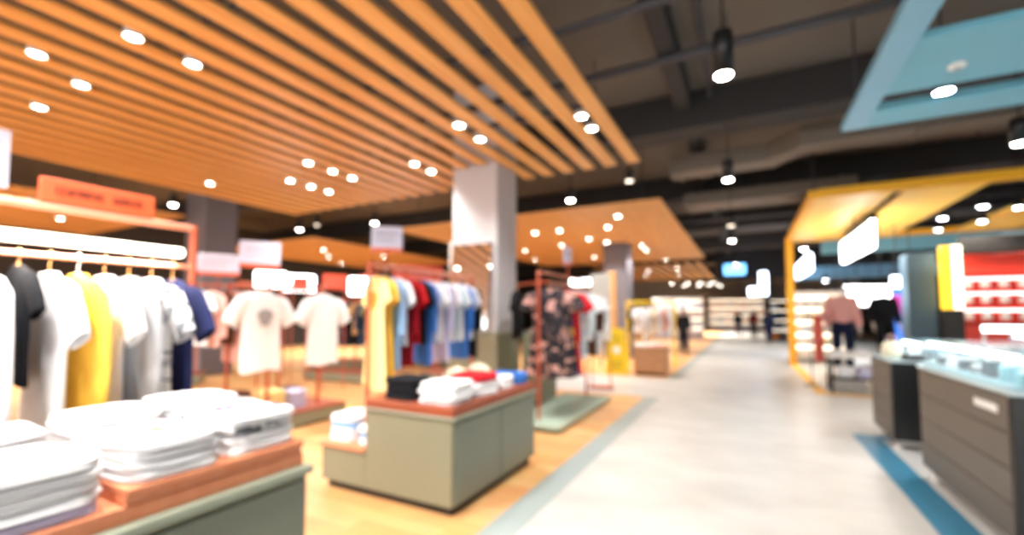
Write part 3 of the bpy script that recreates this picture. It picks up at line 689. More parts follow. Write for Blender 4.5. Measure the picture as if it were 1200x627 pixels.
# rack with floral shirts on a low glassy platform
t = thing('display_rack', 'copper-red rail on low greenish glass-topped platform with floral shirts', 'clothes rack', (-2.6, 5.45, 0))
MB().span((-.45, .0, .02), (.42, 2.5, .075), .008).build('platform', M['lip'], t)
MB().span((-.44, .01, .075), (.41, 2.49, .085), .003).build('glass_top', mat('green_glass_top', 'A9BBAA', .08, 0, .1, 3), t)
MB().span((-.4, .05, 0), (.37, 2.45, .02)).build('kick_plate', M['kick'], t)
for y in (.32, 2.4):
    MB().box((0, y, 1.12), (.035, .035, 2.08), .004).build('post', M['rust'], t)
MB().tube([(.0, .32, 2.0), (.1, .36, 2.0), (.1, 2.36, 2.0), (0, 2.4, 2.0)], .015, 8).build('hanging_rail', M['rust'], t)
MB().tube([(-.0, .3, 2.15), (0, 2.4, 2.15)], .015, 8).build('top_rail', M['rust_lit'], t)
rail_row([('dress', 'floral'), ('dress', 'floral'), ('dress', 'navygold'), ('dress', 'red'), ('tee', 'red'), ('long', 'pastel'), ('long', 'pastel'), ('tee', 'white'), ('tee', 'white', 'orange'), ('long', 'brown'), ('tee', 'white'), ('long', 'white')],
         lambda i: (-2.5, 5.9 + .155 * i, 2.0), '%s from the near end of the floral rail', 'clothes on the floral rail', .1, .03, 1.06, -.1)
MB().tube([(0, .32, 2.0), (-.62, .81, 2.0)], .01, 8).build('side_arm', M['rust'], t)
garment('t_shirt', 'black T-shirt hanging edge-on beside the floral dresses, next to the column', 't-shirt', (-3.17, 6.22, 2.0), 1.85, 'tee', W['black'], 41, None, None, None, .8, 1.0, -.98)
t = thing('low_cabinet', 'plain olive cabinet standing behind the floral rail, by the column', 'cabinet', (-3.285, 7.3, 0))
MB().span((-.2, -.28, .05), (.22, .28, 1.2), .008).build('body', M['olive'], t)
MB().span((-.21, -.29, 1.2), (.23, .29, 1.23), .005).build('top', M['lip'], t)
MB().span((-.18, -.26, 0), (.2, .26, .05)).build('kick_plate', M['kick'], t)

# near table with white shirts
t = thing('display_table', 'grey-green table with stacked terracotta trays heaped with white shirts', 'display table', (-2.0, .6, 0))
MB().span((-.95, -1.0, .07), (-.03, 1.0, .735), .006).build('cabinet_body', M['olive'], t)
MB().span((-.03, -.98, .09), (-.012, .0, .71), .005).build('door', M['olive_dark'], t)
MB().span((-.03, .02, .09), (-.012, .98, .71), .005).build('door', M['olive_dark'], t)
MB().span((-.97, -1.02, .735), (.0, 1.02, .775), .006).build('lip', M['lip'], t)
MB().span((-.93, -.99, .776), (-.05, .99, .838), .004).build('lower_tray', M['terra2'], t)
MB().span((-.93, .24, .838), (-.055, .985, .872), .004).build('middle_tray', M['terra2'], t)
MB().span((-.93, .24, .872), (-.045, .99, .90), .004).build('upper_tray', M['terra2'], t)
MB().span((-.9, -.95, 0), (-.08, .95, .07)).build('kick_plate', M['kick'], t)
gr = 'folded white shirts on the near trays'
pile(-2.29, 1.40, .901, 4, ['white', 'pinkprint', 'bw', 'pinkprint'], 'at the far tray corner', gr, .45, .36, .038, None, .05, .006)
pile(-2.29, 1.03, .901, 4, ['white'], 'mid upper tray, on its aisle side', gr, .46, .35, .033, 'orange', .03, .006)
pile(-2.735, 1.40, .901, 5, ['white', 'bw', 'white', 'white'], 'at back corner of upper tray', gr, .39, .36, .036, None, .02, .006)
pile(-2.735, 1.03, .901, 5, ['white'], 'mid upper tray, on its rail side', gr, .39, .35, .034, 'blue', .0, .006)
pile(-2.30, .60, .839, 5, ['lilac', 'white', 'white', 'white', 'white'], 'on lower tray beside the step', gr, .46, .41, .034, None, .02, .006)
pile(-2.755, .60, .839, 6, ['white'], 'on lower tray, rail side', gr, .37, .41, .034, None, .0, .006)
pile(-2.30, .16, .839, 5, ['lilac', 'white', 'white', 'white', 'white'], 'on lower tray nearest the viewer', gr, .46, .41, .034, None, -.02, .006)
pile(-2.755, .16, .839, 6, ['white'], 'at near rail-side end of lower tray', gr, .37, .41, .034, None, .02, .006)

# further racks across the shop
def simple_rack(cx, cy, rz, L_, label, seq_, where, group, zr=1.9, post='rust', plat=True, topm='terra'):
    t = thing('display_rack', label, 'clothes rack', (cx, cy, 0), rz)
    z0 = 0
    if plat:
        MB().box((0, 0, .12), (L_ + .3, .62, .18), .008).build('platform', M['olive'], t)
        MB().box((0, 0, .222), (L_ + .32, .64, .024), .004).build('platform_top', M[topm], t)
        MB().box((0, 0, .015), (L_ + .2, .52, .03)).build('kick_plate', M['kick'], t); z0 = .234
    for s in (-1, 1):
        pw = .06 if post == 'safety' else .035
        MB().box((s * L_ / 2, 0, (zr + .1 + z0) / 2), (pw, pw, zr + .1 - z0), .004).build('post', M[post], t)
        if not plat: MB().box((s * L_ / 2, 0, .02), (.05, .45, .04), .006).build('foot', M[post], t)
    MB().tube([(-L_ / 2, 0, zr), (L_ / 2, 0, zr)], .015, 8).build('hanging_rail', M[post], t)
    if post == 'safety': MB().box((0, 0, zr + .1), (L_ + .06, .06, .06), .01).build('top_bar', M[post], t)
    c, s = math.cos(rz), math.sin(rz); n = len(seq_)
    rail_row(seq_, lambda i: (cx + c * (-L_ / 2 + L_ * (i + .7) / (n + .4)), cy + s * (-L_ / 2 + L_ * (i + .7) / (n + .4)), zr), where, group, rz + PI / 2, .06)
simple_rack(-8.4, 7.6, .1, 1.7, 'copper rack on olive platform with dark clothes behind white T-shirts', [('long', 'brown'), ('tee', 'darkred'), ('long', 'denim'), ('long', 'brown'), ('tee', 'olive'), ('long', 'denim'), ('long', 'black'), ('tee', 'tan'), ('long', 'denim'), ('tee', 'olive')], '%s along the dark-clothes rack', 'clothes on the dark-clothes rack')
simple_rack(-5.6, 8.6, .1, 1.9, 'copper rack with pink and cream clothes behind the pale column', [('tee', 'olive'), ('long', 'cream'), ('tee', 'pinkc'), ('long', 'pinkc'), ('tee', 'white'), ('long', 'cream'), ('long', 'pinkc'), ('tee', 'white'), ('tee', 'pinkc'), ('long', 'cream')], '%s along the pink and cream rack', 'clothes on the pink and cream rack')
simple_rack(-7.9, 10.8, .0, 2.2, 'copper rack of mixed clothes far behind the yellow dresses', [('tee', 'olive'), ('tee', 'paleyellow'), ('long', 'tan'), ('tee', 'white'), ('long', 'denim'), ('tee', 'white'), ('long', 'cream'), ('tee', 'pinkc'), ('tee', 'white'), ('long', 'lilac')], '%s along the far mixed rack', 'clothes on the far mixed rack')
simple_rack(-11.6, 5.0, .9, 1.8, 'copper rack of pale clothes beside the grey column at the back', [('tee', 'pinkc'), ('tee', 'orange'), ('long', 'cream'), ('tee', 'pinkc'), ('tee', 'white'), ('long', 'pinkc'), ('tee', 'tan'), ('tee', 'white')], '%s along the pale rack by the grey column', 'clothes on the pale back rack')
simple_rack(-10.3, 9.4, .2, 2.0, 'copper rack of white and tan clothes at the back of the shop', [('tee', 'white'), ('tee', 'tan'), ('long', 'white'), ('tee', 'pinkc'), ('tee', 'white'), ('long', 'brown'), ('tee', 'white'), ('tee', 'orange')], '%s along the white and tan back rack', 'clothes on the white and tan back rack')
simple_rack(-2.58, 13.9, 0, 1.36, 'yellow-framed rack of white shirts beyond the wooden crate', [('tee', 'black'), ('tee', 'white'), ('tee', 'white', 'blue'), ('long', 'white'), ('tee', 'white', 'dark'), ('tee', 'cream'), ('tee', 'white'), ('tee', 'pinkc'), ('tee', 'white')], '%s along the yellow-framed rack', 'shirts on the yellow-framed rack', 1.82, 'safety', False)
simple_rack(-3.0, 19.6, .2, 1.5, 'dark rack of white and blue clothes beside the dark walker', [('tee', 'white'), ('tee', 'lilac'), ('tee', 'white'), ('tee', 'red'), ('tee', 'yellow'), ('tee', 'white')], '%s along the rack beside the dark walker', 'clothes on the rack beside the walker', 1.8, 'pipe', False)

# white panel and wooden post, sign, crate
t = thing('banner_stand', 'tall white banner on a slim foot behind the floral rail', 'banner', (-2.75, 9.3, 0), .2)
MB().box((0, 0, 1.7), (.42, .04, 1.4), .006).build('banner_sheet', M['white'], t)
for q in (-.19, .19): MB().tube([(q, 0, .04), (q, 0, 1.02)], .012, 8).build('leg', M['rust'], t)
MB().box((0, 0, .02), (.5, .3, .04), .008).build('foot', M['rust'], t)
t = thing('wooden_post', 'pale wooden post standing behind the yellow warning sign', 'post', (-3.38, 12.6, 0))
MB().box((0, 0, 1.39), (.22, .22, 2.7), .02, None, 2).build('shaft', M['post'], t)
MB().box((0, 0, .02), (.34, .34, .04), .008).build('base_plate', M['crate'], t)
t = thing('floor_warning_sign', 'yellow folding wet-floor warning sign standing before the wooden crate', 'warning sign', (-3.05, 11.75, 0), .2)
def board(mb, y0, y1):
    w0, w1 = .29, .20
    mb.rings([[(-w0, y0 - .012, .0), (w0, y0 - .012, 0), (w0, y0 + .012, 0), (-w0, y0 + .012, 0)], [(-w1, y1 - .012, 1.12), (w1, y1 - .012, 1.12), (w1, y1 + .012, 1.12), (-w1, y1 + .012, 1.12)], [(-w1 * .8, y1 - .012, 1.17), (w1 * .8, y1 - .012, 1.17), (w1 * .8, y1 + .012, 1.17), (-w1 * .8, y1 + .012, 1.17)]]); return mb
board(MB(), -.2, -.02).build('front_board', M['safety'], t)
board(MB(), .2, .02).build('rear_board', M['safety'], t)
def sl(z): return -.2 + .18 * z / 1.12 - .016
mb = MB()
def f(u, v):
    a = 2 * PI * u; z = .62 + .10 * v * math.sin(a); return (.09 * v * math.cos(a), sl(z), z)
mb.grid(f, 16, 3); mb.build('pictogram', M['white'], t)
mb = MB()
for zc, n, wd in ((.95, 6, .26), (.82, 5, .22), (.3, 7, .3), (.18, 6, .26)):
    for i in range(n):
        x = -wd / 2 + wd * (i + .5) / n; mb.box((x, sl(zc), zc), (wd / n * .55, .004, .07), 0, Matrix.Rotation(-.16, 3, 'X') if False else None)
mb.build('lettering', mat('olive_ink', '7A6A00', .6), t)
t = thing('wooden_crate', 'plain brown wooden crate beside the yellow warning sign', 'crate', (-2.22, 12.05, 0), .1)
MB().box((0, 0, .37), (.82, .82, .62), .01).build('box_body', M['crate'], t)
MB().box((0, 0, .03), (.74, .74, .06)).build('kick_plate', M['kick'], t)
MB().box((0, 0, .695), (.86, .86, .03), .005).build('lid', M['crate'], t)
for i, (dx, dy, c) in enumerate(((-.22, -.15, 'white'), (.2, -.1, 'pinkc'), (.05, .2, 'white'))):
    folded('folded_t_shirt', f'folded {NM[c]} T-shirt on the wooden crate' + (', at its front', ', by its aisle edge', ', at its rear')[i], 'folded t-shirt', (-2.22 + dx, 12.05 + dy, .711), .2, .34, .3, .07, W[c], 500 + i, 'folded shirts on the wooden crate')

# ------------------------------------------------------------------ counters
def counter(y0, y1, x1, h, label, labelplate=False):
    t = thing('shop_counter', label, 'counter', (1.47, y0, 0))
    L_ = y1 - y0
    MB().span((.0, .03, .10), (x1, L_, h - .03), .006).build('counter_body', M['counter'], t)
    MB().span((-.004, .0, .10), (x1, .03, h - .03), .004).build('end_panel', M['counter_end'], t)
    n = 4
    for k in range(n):
        z0 = .11 + (h - .15) * k / n; z1 = .11 + (h - .15) * (k + 1) / n - .008
        MB().span((-.012, .04, z0), (.0, L_ - .01, z1), .003).build('front_board', M['counter'], t)
    MB().span((.05, .06, .04), (x1 - .04, L_ - .04, .10)).build('plinth', M['plinth'], t)
    for y in (.12, L_ - .12): MB().lathe([(.045, 0), (.05, .012), (.03, .042)], (.06, y, 0), 14).build('foot', M['white_metal'], t)
    MB().span((-.02, -.01, h - .03), (x1 + .01, L_ + .01, h), .005).build('counter_top', mat('pale_glass_top', 'C2D4D8', .1, 0, .03, 3), t)
    if labelplate:
        MB().box((-.016, .33, .92), (.008, .34, .055), .002).build('label_plate', M['white'], t)
counter(4.0, 5.72, 1.0, 1.06, 'long brown-grey counter with black end panel and white label plate', True)
counter(6.68, 7.62, .95, 1.02, 'shorter brown-grey counter with black end panel on pale plinth')
def showcase(y0, y1, zc, hc, x0, x1, label, ref, n, cols):
    t = thing('glass_showcase', label, 'showcase', (0, 0, zc))
    MB().span((x0, y0, 0), (x1, y1, .02), .003).build('base_tray', mat('teal_tray', '9FBEC6', .4, 0, .03, 3), t)
    g = MB(); th = .008
    g.span((x0, y0, .02), (x0 + th, y1, hc)); g.span((x1 - th, y0, .02), (x1, y1, hc)); g.span((x0, y0, .02), (x1, y0 + th, hc)); g.span((x0, y1 - th, .02), (x1, y1, hc)); g.span((x0, y0, hc), (x1, y1, hc + th))
    g.build('glass_walls', M['glass'], t)
    MB().span((x0 + .03, y0 + .03, hc - .05), (x0 + .06, y1 - .03, hc - .02), .004).build('led_strip', emit('cool_led', 'E8FBFF', 5), t)
    l = bpy.data.lights.new('case_light', 'AREA'); l.shape = 'RECTANGLE'; l.size = .1; l.size_y = y1 - y0 - .1; l.energy = 3.5; l.color = (.85, .96, 1)
    lo = bpy.data.objects.new('case_light', l); C.objects.link(lo); lo.parent = t; lo.location = ((x0 + x1) / 2, (y0 + y1) / 2, hc - .03)
    r = random.Random(n)
    k = 0
    ny = n // 3
    for j in range(ny):
        for i in range(3):
            x = lerp(x0 + .14, x1 - .14, i / 2); y = lerp(y0 + .12, y1 - .12, j / max(1, ny - 1)); c = cols[r.randrange(len(cols))]
            hh = r.uniform(.05, .12)
            lb = f'{c[1]} jewellery box in {ref}, {nth(j)} from the near end, ' + ('front', 'middle', 'back')[i] + ' row'
            b = thing('jewellery_box', lb, 'jewellery box', (x, y, zc + .0205), r.uniform(-.2, .2), 'jewellery boxes in ' + ref)
            MB().box((0, 0, hh / 2), (.13, .11, hh), .01, None, 2).build('box_base', c[0], b)
            MB().box((0, .0, hh + .012), (.10, .08, .022), .008, None, 2).build('cushion', M['white'], b)
jc = [(mat('jb_white', 'E9EEF0', .4), 'white'), (mat('jb_teal', '7FB3BE', .4), 'teal'), (mat('jb_silver', 'B4BCC2', .25, .6), 'silver'), (mat('jb_dark', '4A5862', .4), 'slate')]
showcase(4.05, 5.68, 1.061, .24, 1.49, 2.4, 'glass showcase with lit jewellery boxes on the long counter', 'the long counter showcase', 21, jc)
showcase(6.9, 7.58, 1.021, .2, 1.75, 2.35, 'smaller glass showcase on the shorter counter', 'the short counter showcase', 9, jc)
t = thing('handbag', 'round cream handbag standing on the shorter counter', 'bag', (1.58, 7.15, 1.021), .5)
MB().rings([[(.12 * k * math.cos(a), .07 * k * math.sin(a), z) for a in [2 * PI * q / 20 for q in range(20)]] for k, z in ((.7, 0), (1, .03), (1.05, .09), (.95, .15), (.6, .185), (.2, .195))]).build('bag_body', W['cream'], t, True)
MB().tube([(-.06, 0, .18), (-.05, 0, .24), (0, 0, .265), (.05, 0, .24), (.06, 0, .18)], .008, 8).build('handle', W['pinkc'], t, True)
t = thing('card_tray', 'black oval tray with pale top at the black counter end', 'tray', (1.72, 6.79, 1.021))
MB().rings([[(.14 * k * math.cos(a), .07 * k * math.sin(a), z) for a in [2 * PI * q / 24 for q in range(24)]] for k, z in ((.9, 0), (1, .015), (1, .05), (.93, .06))]).build('tray_body', M['black'], t, True)
MB().box((0, 0, .065), (.17, .07, .01), .003).build('card_stack', M['white'], t)
# second row of cases deeper in
counter2 = thing('shop_counter', 'white-fronted jewellery counter standing deeper behind the long counter', 'counter', (3.2, 5.6, 0))
MB().span((0, 0, .1), (.7, 3.2, .95), .006).build('counter_body', M['white'], counter2)
MB().span((.04, .04, 0), (.66, 3.16, .1)).build('plinth', M['kick'], counter2)
MB().span((-.02, -.02, .95), (.72, 3.22, .98), .005).build('counter_top', MC['pale_glass_top'], counter2)
showcase(5.65, 8.75, .981, .3, 3.22, 3.88, 'glass showcase glowing on the deeper white counter', 'the deeper showcase', 24, jc)
t = thing('jewellery_counter', 'lit white and glass cabinet at the back of the counters', 'counter', (3.3, 10.0, 0))
MB().span((0, 0, .08), (3.2, .6, 1.0), .006).build('counter_body', MC['pale_glass_top'], t)
MB().span((.05, .05, 0), (3.15, .55, .08)).build('plinth', M['kick'], t)
MB().span((-.02, -.03, 1.0), (3.22, .63, 1.03), .004).build('counter_top', M['white'], t)
MB().span((.1, .05, 1.26), (3.1, .11, 1.36), .01).build('glowing_strip', emit('strip_led', 'E6FBFF', 3), t)
for x in (.1, 1.6, 3.08): MB().span((x, .06, 1.03), (x + .03, .1, 1.27)).build('strip_support', M['white_metal'], t)

# red shelf wall with white jars
t = thing('shelf_unit', 'tall red shelf unit with glowing shelves of white jars', 'shelf', (4.06, 13.0, 0))
MB().span((0, .3, 0), (2.9, .36, 2.82), .004).build('back_panel', M['red'], t)
MB().span((-.03, 0, 0), (0, .36, 2.82), .004).build('side_panel', M['red'], t)
MB().span((2.9, 0, 0), (2.93, .36, 2.82), .004).build('side_panel', M['red'], t)
MB().span((-.03, 0, 2.4), (2.93, .30, 2.82), .004).build('header', M['red'], t)
SH = (1.42, 1.78, 2.1)
for z in SH:
    MB().span((0, .02, z - .03), (2.9, .30, z), .003).build('shelf_board', M['red'], t)
    MB().span((.03, .27, z + .19), (2.87, .29, z + .23), .003).build('led_strip', M['pinkled'], t)
MB().span((0, .01, 0), (2.9, .30, 1.3), .004).build('base_cabinet', M['red'], t)
for r_, z in enumerate(SH):
    for k in range(10):
        j = thing('cosmetic_jar', f'white jar on the {("lowest", "middle", "top")[r_]} red shelf, {nth(k)} from the yellow panel', 'jar', (4.06 + .17 + k * .285, 13.13, z + .0008), 0, 'white jars on the red shelves')
        MB().lathe([(.075, 0), (.085, .01), (.085, .12), (.06, .14)], n=18).build('jar_body', M['white'], j, True)
        MB().lathe([(.066, .14), (.066, .18), (.05, .185)], n=18).build('lid', M['white_metal'], j, True)
t = thing('shop_fascia', 'dark fascia with pale blurred shop lettering above the red shelves', 'sign', (4.16, 12.88, 2.86))
MB().span((-.1, .0, 0), (3.0, .1, .34), .004).build('board', M['kick'], t)
mb = MB(); strokes(mb, 1.0, 2.7, .16, .2, -.004, 9, 21); mb.build('lettering', emit('pale_letter', 'D8D0C4', .9), t)
t = thing('yellow_panel', 'yellow and white glowing upright panel beside the red shelves', 'panel', (3.9, 12.7, 0))
MB().span((-.2, 0, 0), (.13, .12, 1.65), .006).build('base', M['kick'], t)
MB().span((-.2, 0, 1.65), (-.02, .12, 3.0), .006).build('yellow_face', emit('yellow_lit', 'F6C02A', .9), t)
MB().span((-.02, 0, 1.65), (.13, .12, 3.0), .006).build('white_face', emit('cream_lit', 'FFF0D4', 1.6), t)

# display table with mannequins
t = thing('display_table', 'white-topped dark display table below the pink mannequin', 'display table', (1.42, 10.85, 0))
MB().span((-.02, 0, .68), (1.15, .6, .76), .008).build('table_top', M['white'], t)
MB().span((0, .03, .26), (1.13, .57, .29), .004).build('shelf', M['black'], t)
for x in (.02, 1.07):
    for y in (.03, .53): MB().span((x, y, 0), (x + .045, y + .045, .68), .004).build('leg', M['black'], t)
for i, (x, y, c) in enumerate(((.28, .3, 'white'), (.62, .3, 'lilac'), (.92, .3, 'white'))):
    folded('folded_t_shirt', f'folded {NM[c]} shirt on lower shelf of mannequin table, {nth(i)} from the aisle', 'folded t-shirt', (1.42 + x, 10.85 + y, .291), 0, .28, .34, .2, W[c], 60 + i, 'folded shirts under the mannequin table')
for i, (x, c) in enumerate(((.15, 'white'), (.5, 'white'), (.85, 'grey'))):
    folded('folded_t_shirt', f'folded {NM[c]} shirt on top of mannequin table, {nth(i)} from the aisle', 'folded t-shirt', (1.46 + x, 11.12, .761), 0, .28, .34, .07, W[c], 70 + i, 'folded shirts on the mannequin table')

def skinmesh(name, joints, edges, m, parent=None, levels=2, root=0):
    me = bpy.data.meshes.new(name); me.from_pydata([j[0] for j in joints], edges, [])
    o = bpy.data.objects.new(name, me); C.objects.link(o)
    md = o.modifiers.new('skin', 'SKIN'); md.use_smooth_shade = True
    sv = me.skin_vertices[0].data
    for k, j in enumerate(joints): sv[k].radius = (j[1], j[2] if len(j) > 2 else j[1]); sv[k].use_root = (k == root)
    sd = o.modifiers.new('sub', 'SUBSURF'); sd.levels = levels; sd.render_levels = levels
    dg = bpy.context.evaluated_depsgraph_get(); dg.update()
    me2 = bpy.data.meshes.new_from_object(o.evaluated_get(dg)); me2.name = name
    bpy.data.objects.remove(o); bpy.data.meshes.remove(me)
    me2.materials.clear(); me2.materials.append(m)
    for p in me2.polygons: p.use_smooth = True
    o2 = bpy.data.objects.new(name, me2); C.objects.link(o2)
    if parent: o2.parent = parent
    return o2
def figure(loc, rz, label, top, bottom, stride=.18, skin='skin', hairm='hair', head=True, coat=False, name='person', cat='person', arm=.0):
    t = thing(name, label, cat, loc, rz)
    s = stride
    J = {'pel': (0, 0, .95), 'wai': (0, 0, 1.1), 'che': (0, -.01, 1.3), 'nec': (0, -.0, 1.47), 'nk2': (0, .01, 1.53), 'hd1': (0, -.015, 1.60), 'hd2': (0, -.01, 1.69),
         'hipL': (.09, 0, .90), 'kneL': (.10, -s * .55 - .02, .50), 'ankL': (.10, -s * .9 + .02, .09), 'toeL': (.11, -s * .9 - .13, .035),
         'hipR': (-.09, 0, .90), 'kneR': (-.10, s * .3 - .02, .50), 'ankR': (-.10, s * 1.1, .11), 'toeR': (-.11, s * 1.1 - .13, .035),
         'shL': (.18, 0, 1.41), 'elL': (.235, .04 + s * .3, 1.14), 'wrL': (.24, -.06 + s * .5, .91), 'haL': (.24, -.08 + s * .5, .83),
         'shR': (-.18, 0, 1.41), 'elR': (-.235, .04 - s * .3, 1.14), 'wrR': (-.24, -.08 - s * .6, .92), 'haR': (-.24, -.1 - s * .6, .84)}
    rad = dict(pel=(.13, .10), wai=(.12, .09), che=(.15, .10), nec=(.06, .06), nk2=(.05, .05), hd1=(.068, .08), hd2=(.072, .085), hipL=(.085,), kneL=(.055,), ankL=(.04,), toeL=(.035,), shL=(.06,), elL=(.042,), wrL=(.03,), haL=(.03, .018))
    for k in list(rad):
        if k.endswith('L'): rad[k[:-1] + 'R'] = rad[k]
    def mk(nm, ks, es, m, grow=0, root=0, mul=1):
        idx = {k: i for i, k in enumerate(ks)}
        return skinmesh(nm, [(J[k],) + tuple(q * mul + grow for q in (rad[k] if len(rad[k]) > 1 else rad[k] * 2)) for k in ks], [(idx[a], idx[b]) for a, b in es], m, t, 2, root)
    ks = [k for k in J if head or not k.startswith('hd')]
    es = [('pel', 'wai'), ('wai', 'che'), ('che', 'nec'), ('nec', 'nk2')] + ([('nk2', 'hd1'), ('hd1', 'hd2')] if head else [])
    for q in 'LR': es += [('pel', 'hip' + q), ('hip' + q, 'kne' + q), ('kne' + q, 'ank' + q), ('ank' + q, 'toe' + q), ('che', 'sh' + q), ('sh' + q, 'el' + q), ('el' + q, 'wr' + q), ('wr' + q, 'ha' + q)]
    body = mk('body', ks, es, M[skin])
    tk = ['pel', 'wai', 'che', 'nec', 'shL', 'elL', 'wrL', 'shR', 'elR', 'wrR']
    mk('top_garment', tk, [('pel', 'wai'), ('wai', 'che'), ('che', 'nec'), ('che', 'shL'), ('shL', 'elL'), ('elL', 'wrL'), ('che', 'shR'), ('shR', 'elR'), ('elR', 'wrR')], top, .026, 0, 1.22)
    tr = ['pel', 'wai', 'hipL', 'kneL', 'ankL', 'hipR', 'kneR', 'ankR']
    mk('trousers', tr, [('pel', 'wai'), ('pel', 'hipL'), ('hipL', 'kneL'), ('kneL', 'ankL'), ('pel', 'hipR'), ('hipR', 'kneR'), ('kneR', 'ankR')], bottom, .018)
    for q in 'LR':
        a = Vector(J['ank' + q]); b = Vector(J['toe' + q])
        skinmesh('shoe', [(a - Vector((0, -.03, .045)), .045, .04), ((a + b) / 2 - Vector((0, 0, .02)), .045, .038), (b, .042, .03)], [(0, 1), (1, 2)], M['black'], t, 1)
    if head:
        skinmesh('hair', [((0, .02, 1.64), .08, .08), ((0, .005, 1.72), .078, .082), ((0, .03, 1.58), .06, .05)], [(0, 1), (0, 2)], M[hairm], t, 2)
        skinmesh('nose', [((0, -.095, 1.65), .01, .01), ((0, -.108, 1.625), .016, .016)], [(0, 1)], M[skin], body, 1)
        for q in (-1, 1): 
            MB().box((q * .082, .0, 1.635), (.015, .03, .055), .006, None, 2).build('ear', M[skin], body, True)
            MB().box((q * .03, -.085, 1.655), (.022, .012, .01), .004, None, 2).build('eye', M['black'], body, True)
        MB().box((0, -.092, 1.59), (.045, .012, .01), .004, None, 2).build('mouth', M['redboard'], body, True)
    # fingers
    for q in 'LR':
        h = Vector(J['ha' + q])
        for f_ in range(4):
            yy = -.024 + .016 * f_; ln = (.07, .08, .075, .06)[f_]
            skinmesh('finger', [(h + Vector((0, yy, -.0)), .009), (h + Vector((0, yy, -ln * .6)), .008), (h + Vector((-.012 if q == 'L' else .012, yy, -ln)), .007)], [(0, 1), (1, 2)], M[skin], body, 1)
        skinmesh('thumb', [(h + Vector((0, -.025, .03)), .010), (h + Vector((0, -.05, -.0)), .009), (h + Vector((0, -.055, -.035)), .008)], [(0, 1), (1, 2)], M[skin], body, 1)
    return t
figure((-2.25, 19.0, 0), .3, 'person in a dark coat walking at the shop edge of the aisle', W['black'], W['black'])
figure((-2.45, 20.6, 0), 2.9, 'person in dark clothes just behind the dark-coated walker', W['black'], W['navyb'], .1)
figure((-.55, 34.5, 0), .2, 'person in black walking far down the middle of the aisle', W['black'], W['denim'])
figure((.35, 31.5, 0), 3.0, 'distant person in a red top walking away along the aisle', W['darkred'], W['black'])
figure((-2.9, 23.5, 0), 2.6, 'person in a navy jacket standing beyond the dark-coated walker', W['navyb'], W['denim'], .06)
figure((1.0, 27.5, 0), 2.9, 'person in blue walking beneath the upright lightbox', W['denim'], W['navyb'])
M['manskin'] = mat('mannequin_white', 'D8D4CE', .35)
for (x, y, ph, lb, tp, bt, rz) in ((1.82, 11.95, .22, 'headless mannequin in pink sweater and navy trousers above white-topped table', M['pink'], M['navy'], .2), (2.62, 12.3, .42, 'headless mannequin in a black jacket beside the pink mannequin', W['black'], W['black'], .2)):
    t = figure((x, y, ph), rz, lb, tp, bt, 0, 'manskin', 'hair', False, name='mannequin', cat='mannequin')
    if ph < .4: t.scale = (1.2, 1.15, 1.15)
    b = thing('mannequin_plinth', ('low white plinth under the pink mannequin' if ph < .4 else 'white plinth under the black mannequin'), 'plinth', (x, y, 0))
    MB().box((0, 0, ph / 2 - .01), (.62, .6, ph - .02), .01).build('plinth_body', M['white'], b)
    MB().box((0, 0, ph - .01), (.66, .64, .02), .005).build('plinth_top', M['lip'], b)
garment('long_shirt', 'coral red long shirt hanging beside the pink mannequin', 'shirt', (1.36, 11.75, 1.62), PI / 2, 'long', cloth('coral', 'D86A60'), 91, None)
t = thing('garment_stand', 'slim stand holding the coral shirt beside the pink mannequin', 'stand', (1.36, 11.75, 0))
MB().tube([(-.14, 0, .02), (-.14, 0, 1.62), (.06, 0, 1.62)], .012, 8).build('pole', M['pipe'], t)
MB().lathe([(.15, 0), (.15, .015), (.02, .025)], (-.14, 0, 0), 20).build('base', M['pipe'], t)
t = thing('poster_stand', 'glowing blue and magenta poster stand behind the black mannequin', 'poster', (3.55, 15.6, 0), YAW)
MB().box((0, 0, 1.35), (.5, .06, 2.0), .01).build('blue_panel', M['deepblue'], t)
MB().box((-.02, -.033, 1.75), (.34, .01, .6), .004).build('magenta_image', M['magenta'], t)
MB().box((0, 0, .175), (.3, .05, .35)).build('stem', M['black'], t)
MB().box((0, 0, .02), (.6, .4, .04), .01).build('foot', M['black'], t)
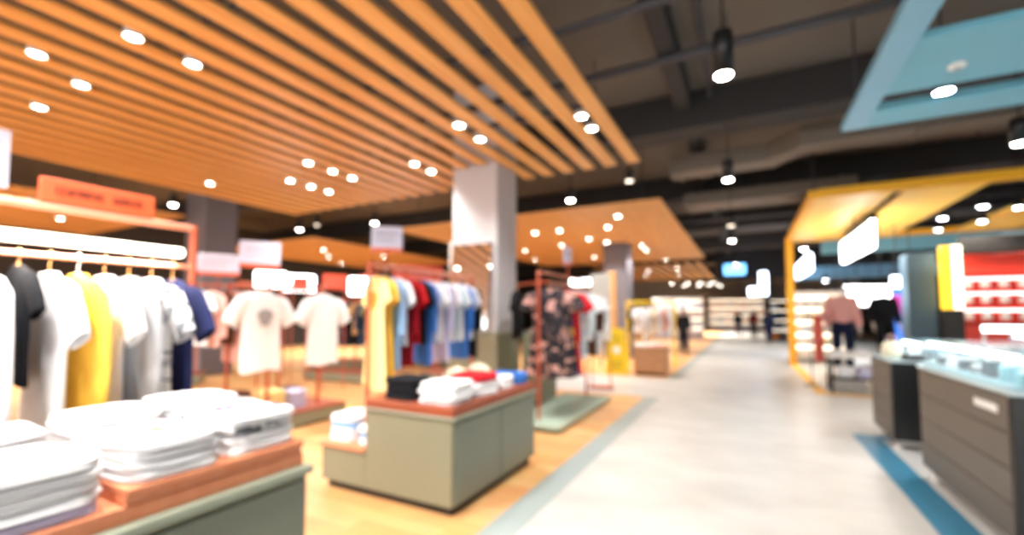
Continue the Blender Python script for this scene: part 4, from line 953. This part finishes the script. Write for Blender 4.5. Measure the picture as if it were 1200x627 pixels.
# white shelves inside the kiosk
def shelf_unit(loc, rz, w, h, n, per, label, ref, cols, group, m='white', led=None):
    t = thing('shelf_unit', label, 'shelf', loc, rz)
    MB().box((0, .2, h / 2), (w, .03, h), .004).build('back_panel', M[m], t)
    for s in (-1, 1): MB().box((s * w / 2, 0, h / 2), (.03, .42, h), .004).build('side_panel', M[m], t)
    c, s = math.cos(rz), math.sin(rz); r = random.Random(int(w * 100 + n))
    for k in range(n):
        z = .12 + (h - .25) * k / n
        MB().box((0, 0, z), (w - .03, .38, .03), .004).build('shelf_board', M[m], t)
        if led: MB().box((0, .15, z + (h - .25) / n - .08), (w - .1, .03, .03), .004).build('led_strip', M[led], t)
        for j in range(per):
            lx = -w / 2 + w * (j + .5) / per; hh = r.uniform(.14, .26); cc = cols[r.randrange(len(cols))]
            b = thing('product_box', f'{NM[cc]} box on {ref}, {nth(k)} shelf up, {nth(j)} along', 'box', (loc[0] + c * lx + s * .05, loc[1] + s * lx - c * .05, z + .0155), rz + r.uniform(-.1, .1), group)
            MB().box((0, 0, hh / 2), (w / per * .7, .2, hh), .01).build('carton', W[cc], b)
            MB().box((0, -.102, hh * .5), (w / per * .4, .004, hh * .4)).build('front_label', PR[r.choice(['grey', 'blue', 'gold'])], b)
shelf_unit((2.0, 17.6, 0), .0, 1.5, 2.3, 5, 5, 'white shelf unit of pale boxes behind the yellow post', 'the pale kiosk shelves', ['white', 'cream', 'paleyellow', 'white'], 'boxes on the pale kiosk shelves', 'white', 'ledwarm')
shelf_unit((-.9, 46, 0), .0, 4.5, 3.0, 4, 7, 'wide lit shelf unit at the far end of the aisle', 'the far end shelves', ['white', 'lilac', 'orange', 'sky', 'pinkc'], 'boxes on the far end shelves', 'white', 'lens_off')
shelf_unit((-3.9, 30, 0), .2, 3.0, 2.6, 4, 6, 'lit shelf unit of pastel boxes beyond the navy-jacketed person', 'the pastel shelves', ['white', 'lilac', 'sky', 'pinkc', 'white'], 'boxes on the pastel shelves', 'white', 'lens_off')
shelf_unit((2.4, 29.5, 0), -.2, 2.6, 2.5, 4, 5, 'dark shelf unit of mixed boxes past the yellow kiosk', 'the dark far shelves', ['white', 'denim', 'orange', 'grey'], 'boxes on the dark far shelves', 'beam', 'lens_off')
for i, (x, y) in enumerate([(-4.6, 40), (-3.6, 40.5), (-2.7, 39.5), (-1.9, 41), (-5.2, 37), (-4.0, 36.5), (-3.0, 36.8), (-2.2, 37.4)]):
    pendant(x, y, 3.9, f'tiny ceiling lamp over the far shops, number {i+1} from the wall' if False else f'tiny round lamp over the far shops, {nth(i)} in their cluster', .14, .2, 500)

# ------------------------------------------------------------------ world and view
w = bpy.data.worlds.new('world'); sc.world = w; w.use_nodes = True
bg = w.node_tree.nodes['Background']; bg.inputs[0].default_value = (1, .99, .97, 1); bg.inputs[1].default_value = 1.7
sc.view_settings.view_transform = 'Standard'; sc.view_settings.look = 'None'; sc.view_settings.gamma = 1
sc.view_settings.use_curve_mapping = False
sc.view_settings.exposure = 1.2
